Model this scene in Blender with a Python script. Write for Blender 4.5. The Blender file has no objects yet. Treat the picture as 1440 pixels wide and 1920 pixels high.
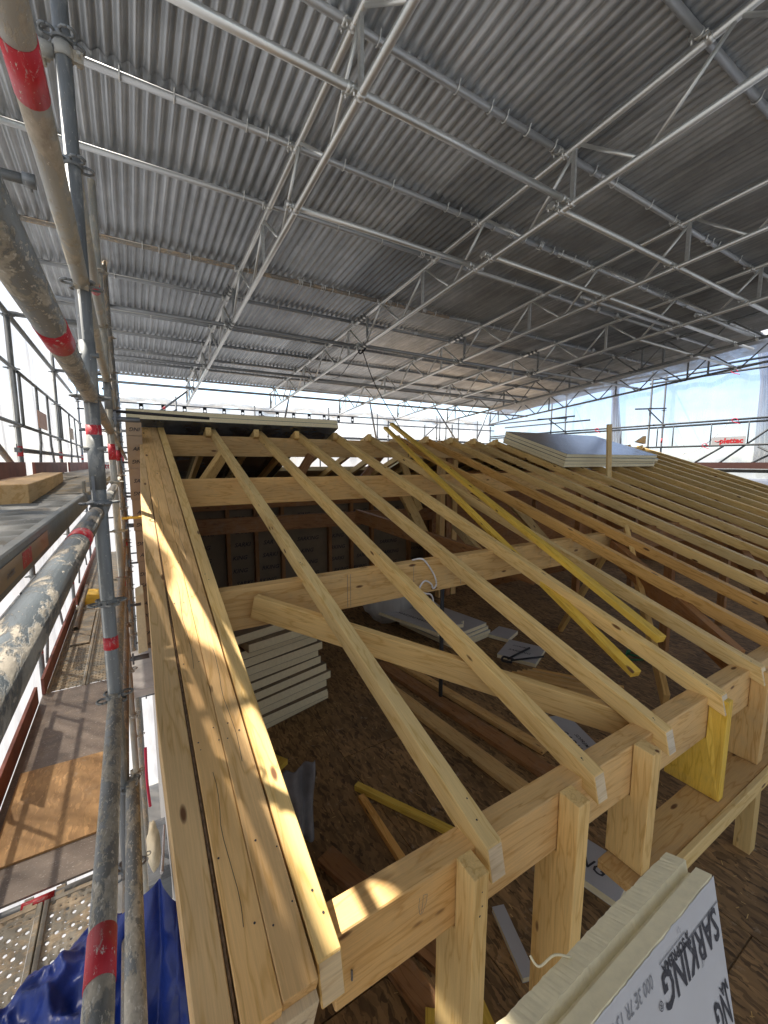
import bpy, bmesh, math, random
from mathutils import Vector, Matrix, noise
random.seed(7)
R = math.radians
SC = bpy.context.scene
COL = SC.collection

# ------------------------------------------------------------------ camera, sky, sun, exposure
PITCH, YAW = R(6.7907), R(31.395)
cam_d = bpy.data.cameras.new('camera')
cam = bpy.data.objects.new('camera', cam_d)
COL.objects.link(cam)
SC.camera = cam
cam_d.sensor_fit = 'HORIZONTAL'
cam_d.sensor_width = 36.0
cam_d.lens = 19.525
cam_d.clip_start = 0.02
cam_d.clip_end = 3000
fwd = Vector((math.sin(YAW)*math.cos(PITCH), math.cos(YAW)*math.cos(PITCH), -math.sin(PITCH)))
rgt = Vector((math.cos(YAW), -math.sin(YAW), 0))
upv = rgt.cross(fwd)
cam.matrix_world = Matrix((rgt, upv, -fwd)).transposed().to_4x4()

SUN_TRAVEL = Vector((0.41, -0.47, -1.0)).normalized()
sun_el = math.asin(-SUN_TRAVEL.z)
sun_az = math.atan2(-SUN_TRAVEL.x, -SUN_TRAVEL.y)      # from +Y towards +X
w = bpy.data.worlds.new('World')
SC.world = w
w.use_nodes = True
wn, wl = w.node_tree.nodes, w.node_tree.links
wn.clear()
wo = wn.new('ShaderNodeOutputWorld')
bg = wn.new('ShaderNodeBackground')
bg.inputs['Strength'].default_value = 0.095
sky = wn.new('ShaderNodeTexSky')
sky.sky_type = 'NISHITA'
sky.sun_disc = False
sky.sun_elevation = sun_el
sky.sun_rotation = sun_az
sky.air_density = 1.0
sky.dust_density = 0.4
tc = wn.new('ShaderNodeTexCoord')
cmap = wn.new('ShaderNodeMapping')
cmap.inputs['Scale'].default_value = (1.0, 1.0, 3.2)
cn = wn.new('ShaderNodeTexNoise')
cn.inputs['Scale'].default_value = 2.6
cn.inputs['Detail'].default_value = 8
cn.inputs['Roughness'].default_value = 0.62
cr = wn.new('ShaderNodeValToRGB')
cr.color_ramp.elements[0].position = 0.47
cr.color_ramp.elements[1].position = 0.72
cm = wn.new('ShaderNodeMixRGB')
cm.inputs['Color2'].default_value = (6.0, 6.3, 6.6, 1)
wl.new(tc.outputs['Generated'], cmap.inputs['Vector'])
wl.new(cmap.outputs['Vector'], cn.inputs['Vector'])
wl.new(cn.outputs['Fac'], cr.inputs['Fac'])
wl.new(cr.outputs['Color'], cm.inputs['Fac'])
wl.new(sky.outputs['Color'], cm.inputs['Color1'])
wl.new(cm.outputs['Color'], bg.inputs['Color'])
wl.new(bg.outputs['Background'], wo.inputs['Surface'])

sd = bpy.data.lights.new('sun', 'SUN')
sd.energy = 3.1
sd.angle = R(0.9)
sd.color = (1.0, 0.93, 0.82)
sun = bpy.data.objects.new('sun', sd)
sun.rotation_euler = SUN_TRAVEL.to_track_quat('-Z', 'Y').to_euler()
sun.location = (-6, 8, 14)
COL.objects.link(sun)

SC.view_settings.view_transform = 'Standard'
SC.view_settings.look = 'None'
SC.view_settings.exposure = 2.1
SC.view_settings.gamma = 1
SC.view_settings.use_curve_mapping = False
try:
    SC.cycles.max_bounces = 8
    SC.cycles.transparent_max_bounces = 12
except Exception:
    pass

# ------------------------------------------------------------------ object helpers
def wm(o):
    m = o.matrix_basis.copy()
    if o.parent:
        m = wm(o.parent) @ o.matrix_parent_inverse @ m
    return m

def attach(o, parent):
    o.parent = parent
    o.matrix_parent_inverse = wm(parent).inverted()

def empty(name, loc=(0, 0, 0)):
    o = bpy.data.objects.new(name, None)
    o.empty_display_size = 0.05
    o.location = loc
    COL.objects.link(o)
    return o

def tag(o, label, cat=None, group=None):
    o['label'] = label
    if cat:
        o['category'] = cat
    if group:
        o['group'] = group
    return o

def link(name, me, mat=None, parent=None, matrix=None):
    o = bpy.data.objects.new(name, me)
    if mat is not None and len(me.materials) == 0:
        me.materials.append(mat)
    if matrix is not None:
        o.matrix_basis = matrix
    COL.objects.link(o)
    if parent is not None:
        attach(o, parent)
    return o

def bm_obj(name, bm, mat, parent=None, matrix=None, smooth=False):
    me = bpy.data.meshes.new(name)
    bm.normal_update()
    bm.to_mesh(me)
    bm.free()
    if smooth:
        for p in me.polygons:
            p.use_smooth = True
    return link(name, me, mat, parent, matrix)

def pyd(name, verts, faces, mat, parent=None, matrix=None, smooth=False):
    me = bpy.data.meshes.new(name)
    me.from_pydata([tuple(v) for v in verts], [], faces)
    me.update()
    if smooth:
        for p in me.polygons:
            p.use_smooth = True
    return link(name, me, mat, parent, matrix)

def axes(x, up):
    x = Vector(x).normalized()
    y = Vector(up).cross(x)
    if y.length < 1e-4:
        y = Vector((0, 1, 0)).cross(x)
    y.normalize()
    z = x.cross(y)
    return x, y, z

def frame(o, x, up=(0, 0, 1)):
    x, y, z = axes(x, up)
    m = Matrix((x, y, z)).transposed().to_4x4()
    m.translation = Vector(o)
    return m

BOXF = [(0, 3, 2, 1), (4, 5, 6, 7), (0, 1, 5, 4), (1, 2, 6, 5), (2, 3, 7, 6), (3, 0, 4, 7)]

def bm_box(bm, x0, x1, y0, y1, z0, z1, mat=None):
    v = [bm.verts.new(p) for p in ((x0, y0, z0), (x1, y0, z0), (x1, y1, z0), (x0, y1, z0),
                                   (x0, y0, z1), (x1, y0, z1), (x1, y1, z1), (x0, y1, z1))]
    if mat is not None:
        v2 = [mat @ q.co for q in v]
        for q, c in zip(v, v2):
            q.co = c
    for f in BOXF:
        bm.faces.new([v[i] for i in f])
    return v

def bevel(bm, w, seg=1):
    if w > 0:
        bmesh.ops.bevel(bm, geom=bm.edges[:], offset=w, segments=seg, affect='EDGES', profile=0.5)

def rough_edges(bm, amp, seed=0):
    for v in bm.verts:
        n = noise.noise_vector(v.co*3.1 + Vector((seed, 0, 0)))
        v.co += n*amp

def beam(name, p0, p1, wid, hei, mat, parent=None, up=(0, 0, 1), bev=0.003, top=False, seg=6, wob=0.0012):
    """timber from p0 to p1, length on local X, wid on local Y, hei on local Z.
    top=True: p0,p1 run along the middle of the upper face"""
    p0, p1 = Vector(p0), Vector(p1)
    L = (p1-p0).length
    m = frame(p0, p1-p0, up)
    z1 = 0 if top else hei/2
    z0 = z1-hei
    bm = bmesh.new()
    bm_box(bm, 0, L, -wid/2, wid/2, z0, z1)
    if L > .6 and seg > 1:
        long_e = [e for e in bm.edges if abs(e.verts[0].co.x-e.verts[1].co.x) > L*.9]
        bmesh.ops.subdivide_edges(bm, edges=long_e, cuts=seg, use_grid_fill=True)
        sh = random.random()*50
        for v in bm.verts:
            n = noise.noise_vector(Vector((v.co.x*.9+sh, 0, 0)))
            v.co.y += n.x*wob*2.5
            v.co.z += n.y*wob*1.5
    edges = [e for e in bm.edges if len(e.link_faces) == 2 and e.calc_face_angle(0) > .6]
    if bev > 0:
        bmesh.ops.bevel(bm, geom=edges, offset=bev, segments=1, affect='EDGES')
    return bm_obj(name, bm, mat, parent, m)

def prism(name, pts, depth_vec, mat, parent=None, bev=0.0, origin=None, xdir=None, up=(0, 0, 1)):
    """polygon (world points) extruded along depth_vec; mesh kept in a local frame so grain follows xdir"""
    pts = [Vector(p) for p in pts]
    dv = Vector(depth_vec)
    o = Vector(origin) if origin is not None else pts[0]
    m = frame(o, xdir if xdir is not None else (pts[1]-pts[0]), up)
    mi = m.inverted()
    bm = bmesh.new()
    a = [bm.verts.new(mi @ p) for p in pts]
    b = [bm.verts.new(mi @ (p+dv)) for p in pts]
    n = len(pts)
    bm.faces.new(a)
    bm.faces.new(b[::-1])
    for i in range(n):
        bm.faces.new((a[i], b[i], b[(i+1) % n], a[(i+1) % n]))
    bmesh.ops.recalc_face_normals(bm, faces=bm.faces[:])
    if bev:
        bmesh.ops.bevel(bm, geom=bm.edges[:], offset=bev, segments=1, affect='EDGES')
    return bm_obj(name, bm, mat, parent, m)

def ring_pts(c, x, y, r, n):
    return [c + x*(r*math.cos(2*math.pi*i/n)) + y*(r*math.sin(2*math.pi*i/n)) for i in range(n)]

def bm_tube(bm, p0, p1, r, n=12, wall=0.0, r1=None):
    p0, p1 = Vector(p0), Vector(p1)
    d, y, z = axes(p1-p0, (0.13, 0.07, 1))
    r1 = r if r1 is None else r1
    a = [bm.verts.new(p) for p in ring_pts(p0, y, z, r, n)]
    b = [bm.verts.new(p) for p in ring_pts(p1, y, z, r1, n)]
    fs = []
    for i in range(n):
        f = bm.faces.new((a[i], a[(i+1) % n], b[(i+1) % n], b[i]))
        f.smooth = True
        fs.append(f)
    if wall > 0:
        ai = [bm.verts.new(p) for p in ring_pts(p0, y, z, r-wall, n)]
        bi = [bm.verts.new(p) for p in ring_pts(p1, y, z, r1-wall, n)]
        for i in range(n):
            j = (i+1) % n
            f = bm.faces.new((ai[j], ai[i], bi[i], bi[j]))
            f.smooth = True
            bm.faces.new((a[j], a[i], ai[i], ai[j]))
            bm.faces.new((b[i], b[j], bi[j], bi[i]))
    else:
        bm.faces.new(a[::-1])
        bm.faces.new(b)

def tube(name, p0, p1, mat, parent=None, r=0.0242, n=14, wall=0.0035):
    p0, p1 = Vector(p0), Vector(p1)
    m = frame(p0, p1-p0)
    bm = bmesh.new()
    bm_tube(bm, (0, 0, 0), ((p1-p0).length, 0, 0), r, n, wall)
    return bm_obj(name, bm, mat, parent, m)

def path_tube(bm, pts, r, n=8):
    pts = [Vector(p) for p in pts]
    prev = None
    up = Vector((0.2, 0.1, 1))
    rings = []
    for i, p in enumerate(pts):
        d = (pts[min(i+1, len(pts)-1)] - pts[max(i-1, 0)])
        d, y, z = axes(d, up)
        rings.append([bm.verts.new(q) for q in ring_pts(p, y, z, r, n)])
    for a, b in zip(rings[:-1], rings[1:]):
        for i in range(n):
            f = bm.faces.new((a[i], a[(i+1) % n], b[(i+1) % n], b[i]))
            f.smooth = True
    bm.faces.new(rings[0][::-1])
    bm.faces.new(rings[-1])

def smooth_path(pts, k=5):
    pts = [Vector(p) for p in pts]
    P = [pts[0]]+pts+[pts[-1]]
    out = []
    for i in range(1, len(P)-2):
        for j in range(k):
            t = j/k
            a, b, c, d = P[i-1], P[i], P[i+1], P[i+2]
            out.append(.5*((2*b)+(c-a)*t+(2*a-5*b+4*c-d)*t*t+(3*b-a-3*c+d)*t**3))
    out.append(pts[-1])
    return out

# ------------------------------------------------------------------ materials
def newmat(name):
    m = bpy.data.materials.new(name)
    m.use_nodes = True
    nt = m.node_tree
    b = nt.nodes['Principled BSDF']
    return m, nt, nt.nodes, nt.links, b

def ramp(N, stops):
    r = N.new('ShaderNodeValToRGB')
    e = r.color_ramp.elements
    while len(e) < len(stops):
        e.new(0.5)
    for el, (p, c) in zip(e, stops):
        el.position = p
        el.color = (c[0], c[1], c[2], 1) if hasattr(c, '__len__') else (c, c, c, 1)
    return r

def coords(N, L, scale, kind='Object', rnd=20.0):
    t = N.new('ShaderNodeTexCoord')
    mp = N.new('ShaderNodeMapping')
    mp.inputs['Scale'].default_value = scale
    L.new(t.outputs[kind], mp.inputs['Vector'])
    if rnd:
        oi = N.new('ShaderNodeObjectInfo')
        mu = N.new('ShaderNodeVectorMath')
        mu.operation = 'SCALE'
        cb = N.new('ShaderNodeCombineXYZ')
        cb.inputs[0].default_value = 1
        cb.inputs[1].default_value = .37
        cb.inputs[2].default_value = .71
        ml = N.new('ShaderNodeMath')
        ml.operation = 'MULTIPLY'
        ml.inputs[1].default_value = rnd
        L.new(oi.outputs['Random'], ml.inputs[0])
        L.new(cb.outputs[0], mu.inputs[0])
        L.new(ml.outputs[0], mu.inputs['Scale'])
        ad = N.new('ShaderNodeVectorMath')
        ad.operation = 'ADD'
        L.new(t.outputs[kind], ad.inputs[0])
        L.new(mu.outputs[0], ad.inputs[1])
        L.new(ad.outputs[0], mp.inputs['Vector'])
    return mp

def noise_n(N, L, vec, scale, detail=4, rough=.55, dist=0):
    n = N.new('ShaderNodeTexNoise')
    n.inputs['Scale'].default_value = scale
    n.inputs['Detail'].default_value = detail
    n.inputs['Roughness'].default_value = rough
    n.inputs['Distortion'].default_value = dist
    L.new(vec, n.inputs['Vector'])
    return n

def mix(N, L, fac, a, b, mode='MIX'):
    m = N.new('ShaderNodeMixRGB')
    m.blend_type = mode
    for sock, v in (('Fac', fac), ('Color1', a), ('Color2', b)):
        if hasattr(v, 'is_linked') or hasattr(v, 'links'):
            L.new(v, m.inputs[sock])
        elif isinstance(v, (int, float)):
            m.inputs[sock].default_value = v
        else:
            m.inputs[sock].default_value = (v[0], v[1], v[2], 1)
    return m.outputs['Color']

def bump(N, L, b, h, strength=.3, dist=.002):
    bp = N.new('ShaderNodeBump')
    bp.inputs['Strength'].default_value = strength
    bp.inputs['Distance'].default_value = dist
    L.new(h, bp.inputs['Height'])
    L.new(bp.outputs['Normal'], b.inputs['Normal'])

def wood(name, light, dark, knot=(.16, .075, .03), tint=None, dirt=0.0, rough=.62):
    m, nt, N, L, b = newmat(name)
    mp = coords(N, L, (1.1, 9, 9))
    n1 = noise_n(N, L, mp.outputs[0], 1.6, 3, .5, .4)
    # growth rings as contour lines of a stretched field
    mu = N.new('ShaderNodeMath'); mu.operation = 'MULTIPLY'; mu.inputs[1].default_value = 11.0
    fr = N.new('ShaderNodeMath'); fr.operation = 'PINGPONG'; fr.inputs[1].default_value = 1.0
    L.new(n1.outputs['Fac'], mu.inputs[0]); L.new(mu.outputs[0], fr.inputs[0])
    rp = ramp(N, [(0.0, dark), (0.34, [light[i]*.93+dark[i]*.07 for i in range(3)]), (1.0, light)])
    L.new(fr.outputs[0], rp.inputs['Fac'])
    mp2 = coords(N, L, (2.5, 90, 90))
    n2 = noise_n(N, L, mp2.outputs[0], 2.0, 5, .7)
    r2 = ramp(N, [(.3, .8), (.75, 1.12)])
    L.new(n2.outputs['Fac'], r2.inputs['Fac'])
    c = mix(N, L, .8, rp.outputs['Color'], r2.outputs['Color'], 'MULTIPLY')
    # knots
    mp3 = coords(N, L, (2.1, 6.5, 6.5))
    vo = N.new('ShaderNodeTexVoronoi'); vo.inputs['Scale'].default_value = 1.25
    vo.inputs['Randomness'].default_value = 1.0
    L.new(mp3.outputs[0], vo.inputs['Vector'])
    rk = ramp(N, [(.06, 1.0), (.085, 0.6), (.105, 0)])
    L.new(vo.outputs['Distance'], rk.inputs['Fac'])
    c = mix(N, L, rk.outputs['Color'], c, knot)
    # broad tone changes and per piece variation
    mp4 = coords(N, L, (.8, 2.5, 2.5))
    n4 = noise_n(N, L, mp4.outputs[0], 1.3, 3)
    r4 = ramp(N, [(.3, (.82, .80, .80)), (.7, (1.08, 1.05, 1.0))])
    L.new(n4.outputs['Fac'], r4.inputs['Fac'])
    c = mix(N, L, 1.0, c, r4.outputs['Color'], 'MULTIPLY')
    oi = N.new('ShaderNodeObjectInfo')
    ro = ramp(N, [(0, (.80, .76, .72)), (.25, (1.02, 1.02, 1.0)), (.5, (.93, .93, .98)), (.75, (1.06, .98, .86)), (1, (1.1, 1.06, 1.0))])
    L.new(oi.outputs['Random'], ro.inputs['Fac'])
    c = mix(N, L, 1.0, c, ro.outputs['Color'], 'MULTIPLY')
    if dirt > 0:
        mpd = coords(N, L, (3, 3, 3))
        nd = noise_n(N, L, mpd.outputs[0], 2.2, 8, .7)
        rd = ramp(N, [(.5, 0), (.68, dirt)])
        L.new(nd.outputs['Fac'], rd.inputs['Fac'])
        c = mix(N, L, rd.outputs['Color'], c, (.33, .27, .2))
    L.new(c, b.inputs['Base Color'])
    b.inputs['Roughness'].default_value = rough
    b.inputs['Specular IOR Level'].default_value = .3
    bump(N, L, b, n2.outputs['Fac'], .35, .0012)
    return m

M = {}
M['rafter'] = wood('rafter_wood', (.84, .62, .27), (.70, .47, .16))
M['orange'] = wood('orange_wood', (.80, .47, .15), (.62, .33, .08))
M['purlin'] = wood('purlin_wood', (.78, .52, .22), (.64, .38, .13), dirt=.2)
M['plank'] = wood('verge_wood', (.78, .54, .26), (.64, .41, .16))
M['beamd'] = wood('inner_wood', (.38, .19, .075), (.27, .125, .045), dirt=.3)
M['yellow'] = wood('yellow_wood', (.86, .60, .10), (.70, .45, .055), dirt=.15)
M['post'] = wood('post_wood', (.80, .58, .25), (.66, .43, .15))
M['endgrain'] = wood('end_grain_wood', (.74, .64, .46), (.62, .50, .33), knot=(.4, .33, .22))

def osb(name, base, dark, wet=0.0, flake=1.0):
    m, nt, N, L, b = newmat(name)
    mp = coords(N, L, (1, 1, 1), rnd=5)
    c = None
    n0 = noise_n(N, L, mp.outputs[0], 9, 3)
    hs = None
    for k, (ang, sc) in enumerate(((.5, 34), (1.9, 42), (2.7, 30))):
        w0 = N.new('ShaderNodeMixRGB'); w0.inputs['Fac'].default_value = .06
        L.new(mp.outputs[0], w0.inputs['Color1']); L.new(n0.outputs['Color'], w0.inputs['Color2'])
        w1 = N.new('ShaderNodeMapping'); w1.inputs['Scale'].default_value = (1.5, .36, 1); w1.inputs['Rotation'].default_value = (0, 0, ang)
        L.new(w0.outputs[0], w1.inputs['Vector'])
        vo = N.new('ShaderNodeTexVoronoi'); vo.inputs['Scale'].default_value = sc*flake
        L.new(w1.outputs[0], vo.inputs['Vector'])
        sp = N.new('ShaderNodeSeparateColor'); L.new(vo.outputs['Color'], sp.inputs['Color'])
        rp = ramp(N, [(0, dark), (.4, [base[i]*.7+dark[i]*.3 for i in range(3)]), (.8, base), (1, [min(1, base[i]*1.3) for i in range(3)])])
        L.new(sp.outputs[0], rp.inputs['Fac'])
        if c is None:
            c = rp.outputs['Color']; hs = sp.outputs[0]
        else:
            rr = ramp(N, [(.5, 0), (.52, 1)])
            L.new(sp.outputs[1], rr.inputs['Fac'])
            c = mix(N, L, rr.outputs['Color'], c, rp.outputs['Color'])
    n1 = noise_n(N, L, mp.outputs[0], 1.4, 7, .65)
    r1 = ramp(N, [(.35, .60), (.62, 1.05)])
    L.new(n1.outputs['Fac'], r1.inputs['Fac'])
    c = mix(N, L, 1.0, c, r1.outputs['Color'], 'MULTIPLY')
    n3 = noise_n(N, L, mp.outputs[0], 9, 9, .75)
    r3 = ramp(N, [(.60, 0), (.70, .6)])
    L.new(n3.outputs['Fac'], r3.inputs['Fac'])
    c = mix(N, L, r3.outputs['Color'], c, (.50, .40, .28))
    L.new(c, b.inputs['Base Color'])
    b.inputs['Roughness'].default_value = .7-.3*wet
    bump(N, L, b, hs, .3, .001)
    return m
M['osb'] = osb('osb_floor', (.33, .19, .075), (.10, .055, .02), 0, 1.1)
M['osb_bright'] = osb('osb_panel', (.56, .33, .13), (.46, .26, .10), .3, 1.6)

def metal(name, col, metallic=.6, rough=.46, spot=.25, dirtcol=(.42, .37, .29), dirt=.3, stretch=(2, 22, 22), dscale=7.0, bumpd=.0006, fleck=.0, fleckcol=(.62, .58, .50)):
    """worn tube steel: streaky zinc, patches of caked dirt, small pale flecks"""
    m, nt, N, L, b = newmat(name)
    mp = coords(N, L, stretch)
    n1 = noise_n(N, L, mp.outputs[0], 1.5, 6, .6)
    r1 = ramp(N, [(.3, [c*(1-spot) for c in col]), (.7, [min(1, c*(1+spot)) for c in col])])
    L.new(n1.outputs['Fac'], r1.inputs['Fac'])
    mp2 = coords(N, L, (1, 2.2, 2.2))
    n2 = noise_n(N, L, mp2.outputs[0], dscale, 9, .72, .5)
    lo = .66-.30*dirt
    r2 = ramp(N, [(lo, 0), (lo+.045, min(1, .45+dirt))])
    L.new(n2.outputs['Fac'], r2.inputs['Fac'])
    n4 = noise_n(N, L, mp2.outputs[0], dscale*3.5, 8, .7)
    r4 = ramp(N, [(.3, [c*.62 for c in dirtcol]), (.7, [min(1, c*1.2) for c in dirtcol])])
    L.new(n4.outputs['Fac'], r4.inputs['Fac'])
    c = mix(N, L, r2.outputs['Color'], r1.outputs['Color'], r4.outputs['Color'])
    mask = r2.outputs['Color']
    if fleck > 0:
        n5 = noise_n(N, L, mp2.outputs[0], 60, 6, .7)
        r5 = ramp(N, [(.66-.1*fleck, 0), (.70-.1*fleck, 1)])
        L.new(n5.outputs['Fac'], r5.inputs['Fac'])
        c = mix(N, L, r5.outputs['Color'], c, fleckcol)
        mask = mix(N, L, 1.0, mask, r5.outputs['Color'], 'LIGHTEN')
    L.new(c, b.inputs['Base Color'])
    inv = N.new('ShaderNodeMath'); inv.operation = 'MULTIPLY_ADD'
    L.new(mask, inv.inputs[0])
    inv.inputs[1].default_value = -metallic; inv.inputs[2].default_value = metallic
    L.new(inv.outputs[0], b.inputs['Metallic'])
    ro = N.new('ShaderNodeMath'); ro.operation = 'MULTIPLY_ADD'
    L.new(mask, ro.inputs[0])
    ro.inputs[1].default_value = .4; ro.inputs[2].default_value = rough
    L.new(ro.outputs[0], b.inputs['Roughness'])
    hm_ = mix(N, L, .35, mask, n4.outputs['Fac'])
    bump(N, L, b, hm_, .7, bumpd)
    return m
M['ply_dirty'] = metal('dirty_plywood', (.23, .185, .145), 0, .5, .25, (.36, .30, .23), .30, (3, 5, 5), dscale=5, bumpd=.001, fleck=.6)
M['rt'] = metal('lit_roof_tube_zinc', (.50, .51, .51), .6, .4, .15, dirt=.0, bumpd=.0003)  # tubes that look lit brighter, that light put into the colour
M['rtd'] = metal('dim_roof_tube_zinc', (.33, .34, .345), .5, .45, .2, dirt=.1, bumpd=.0003)  # darker copy of the same zinc, for tubes lit less
M['alu'] = metal('bright_aluminium', (.66, .66, .63), .75, .36, .12, dirt=.0, bumpd=.0003)
M['galv'] = metal('galvanised_steel', (.20, .21, .21), .35, .55, .3, (.30, .30, .28), dirt=.45, dscale=5, fleck=.25)
M['galvd'] = metal('dark_galvanised_steel', (.17, .18, .19), .5, .5, .2, dirt=.12)
M['cement'] = metal('cement_stained_steel', (.23, .24, .235), .3, .55, .25, (.50, .45, .36), .62, dscale=9, bumpd=.0022, fleck=.9, fleckcol=(.66, .62, .54))
M['mud'] = metal('mud_caked_steel', (.085, .10, .11), .3, .5, .25, (.33, .295, .24), .56, dscale=6, bumpd=.006, fleck=.4, fleckcol=(.40, .36, .30))
M['beige'] = metal('beige_dusty_steel', (.36, .35, .31), .2, .6, .12, (.47, .42, .33), .6, dscale=5, bumpd=.0008, fleck=.3)
M['brownsteel'] = metal('brown_dusty_steel', (.26, .235, .20), .2, .6, .2, (.46, .35, .24), .52, dscale=9, bumpd=.0015, fleck=.7)
M['deck'] = metal('steel_deck', (.21, .215, .20), .3, .6, .15, (.34, .30, .24), .30, (3, 6, 6), dscale=5, bumpd=.001, fleck=.2)
M['deck2'] = metal('dusty_steel_deck', (.27, .25, .20), .2, .65, .15, (.44, .36, .25), .58, (3, 6, 6), dscale=5, bumpd=.001, fleck=.3)

def sheet_mat():
    m, nt, N, L, b = newmat('zinc_corrugated_sheet')
    mp = coords(N, L, (30, .7, 1), rnd=40)
    n1 = noise_n(N, L, mp.outputs[0], 1.4, 7, .62)
    r1 = ramp(N, [(.28, (.31, .33, .34)), (.5, (.40, .42, .435)), (.72, (.54, .56, .565))])
    L.new(n1.outputs['Fac'], r1.inputs['Fac'])
    mp2 = coords(N, L, (2, 2, 1), rnd=40)
    n2 = noise_n(N, L, mp2.outputs[0], 1.5, 5, .6)
    r2 = ramp(N, [(.35, .8), (.65, 1.1)])
    L.new(n2.outputs['Fac'], r2.inputs['Fac'])
    c = mix(N, L, 1, r1.outputs['Color'], r2.outputs['Color'], 'MULTIPLY')
    oi = N.new('ShaderNodeObjectInfo')
    ro = ramp(N, [(0, .72), (.5, 1.0), (1, 1.22)])
    L.new(oi.outputs['Random'], ro.inputs['Fac'])
    c = mix(N, L, 1, c, ro.outputs['Color'], 'MULTIPLY')
    L.new(c, b.inputs['Base Color'])
    b.inputs['Metallic'].default_value = .5
    b.inputs['Roughness'].default_value = .36
    bump(N, L, b, n1.outputs['Fac'], .2, .001)
    return m
M['sheet'] = sheet_mat()

def simple(name, col, rough=.6, metallic=0, var=.12, scale=6, spec=.4, bmp=0.0):
    m, nt, N, L, b = newmat(name)
    mp = coords(N, L, (1, 1, 1))
    n1 = noise_n(N, L, mp.outputs[0], scale, 6, .6)
    r1 = ramp(N, [(.3, [c*(1-var) for c in col]), (.7, [min(1, c*(1+var)) for c in col])])
    L.new(n1.outputs['Fac'], r1.inputs['Fac'])
    L.new(r1.outputs['Color'], b.inputs['Base Color'])
    b.inputs['Roughness'].default_value = rough
    b.inputs['Metallic'].default_value = metallic
    b.inputs['Specular IOR Level'].default_value = spec
    if bmp:
        bump(N, L, b, n1.outputs['Fac'], .6, bmp)
    return m
M['foam'] = simple('insulation_foam', (.80, .70, .46), .85, 0, .07, 40, .2, .0015)
M['foil'] = simple('grey_foil', (.47, .455, .45), .5, .1, .06, 4, .4)
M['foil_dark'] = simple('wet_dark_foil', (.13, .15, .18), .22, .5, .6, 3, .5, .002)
M['foil_brown'] = simple('kraft_foil', (.38, .27, .17), .6, .05, .08, 5)
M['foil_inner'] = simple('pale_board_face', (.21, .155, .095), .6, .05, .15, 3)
M['galv_shade'] = simple('shade_dark_steel', (.05, .055, .06), .6, 0, .2, 9)  # near-black copy of the tube steel, silhouette shade put into its colour
M['sign'] = simple('greyish_plate', (.38, .37, .38), .5, 0, .05)
M['ink'] = simple('black_ink', (.035, .033, .04), .6, 0, .1)
M['inkgrey'] = simple('faded_ink', (.20, .20, .21), .6, 0, .1)
M['red'] = metal('worn_red_tape', (.50, .018, .03), .0, .5, .2, (.50, .36, .33), .30, (1, 30, 30), dscale=26, fleck=.5)
M['redprint'] = simple('red_print', (.40, .015, .02), .6)
M['toe'] = simple('red_brown_board', (.235, .085, .06), .6, 0, .3, 5, .3, .001)
M['white'] = simple('white_board', (.78, .78, .76), .5, 0, .05)
M['orange_sign'] = simple('orange_sign', (.62, .30, .17), .55, 0, .1)
M['black'] = simple('black_rubber', (.02, .02, .022), .5)
M['rope'] = simple('white_rope', (.75, .73, .72), .8, 0, .15, 40, .2, .002)
M['cloth'] = simple('grey_cloth', (.20, .19, .19), .9, 0, .25, 9, .2, .002)
M['sand'] = simple('beige_sack', (.55, .47, .33), .9, 0, .2, 7, .2, .003)
M['redstrap'] = simple('red_strap', (.55, .02, .06), .6)
M['green'] = simple('green_cord', (.02, .16, .06), .6)
M['wall'] = simple('house_wall', (.45, .42, .38), .9, 0, .15, 2)
M['ground'] = simple('ground', (.22, .21, .19), .95, 0, .3, .3)
M['concrete'] = simple('dusty_ledge', (.5, .48, .45), .9, 0, .2, 8)

def tarp_mat():
    m, nt, N, L, b = newmat('blue_tarpaulin')
    mp = coords(N, L, (1, 1, 1))
    n1 = noise_n(N, L, mp.outputs[0], 5, 7, .65)
    r1 = ramp(N, [(.3, (.006, .018, .12)), (.7, (.014, .045, .27))])
    L.new(n1.outputs['Fac'], r1.inputs['Fac'])
    L.new(r1.outputs['Color'], b.inputs['Base Color'])
    b.inputs['Roughness'].default_value = .38
    b.inputs['Specular IOR Level'].default_value = .5
    n2 = noise_n(N, L, mp.outputs[0], 11, 7, .6, .8)
    bump(N, L, b, n2.outputs['Fac'], .5, .009)
    return m
M['tarp'] = tarp_mat()

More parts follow.
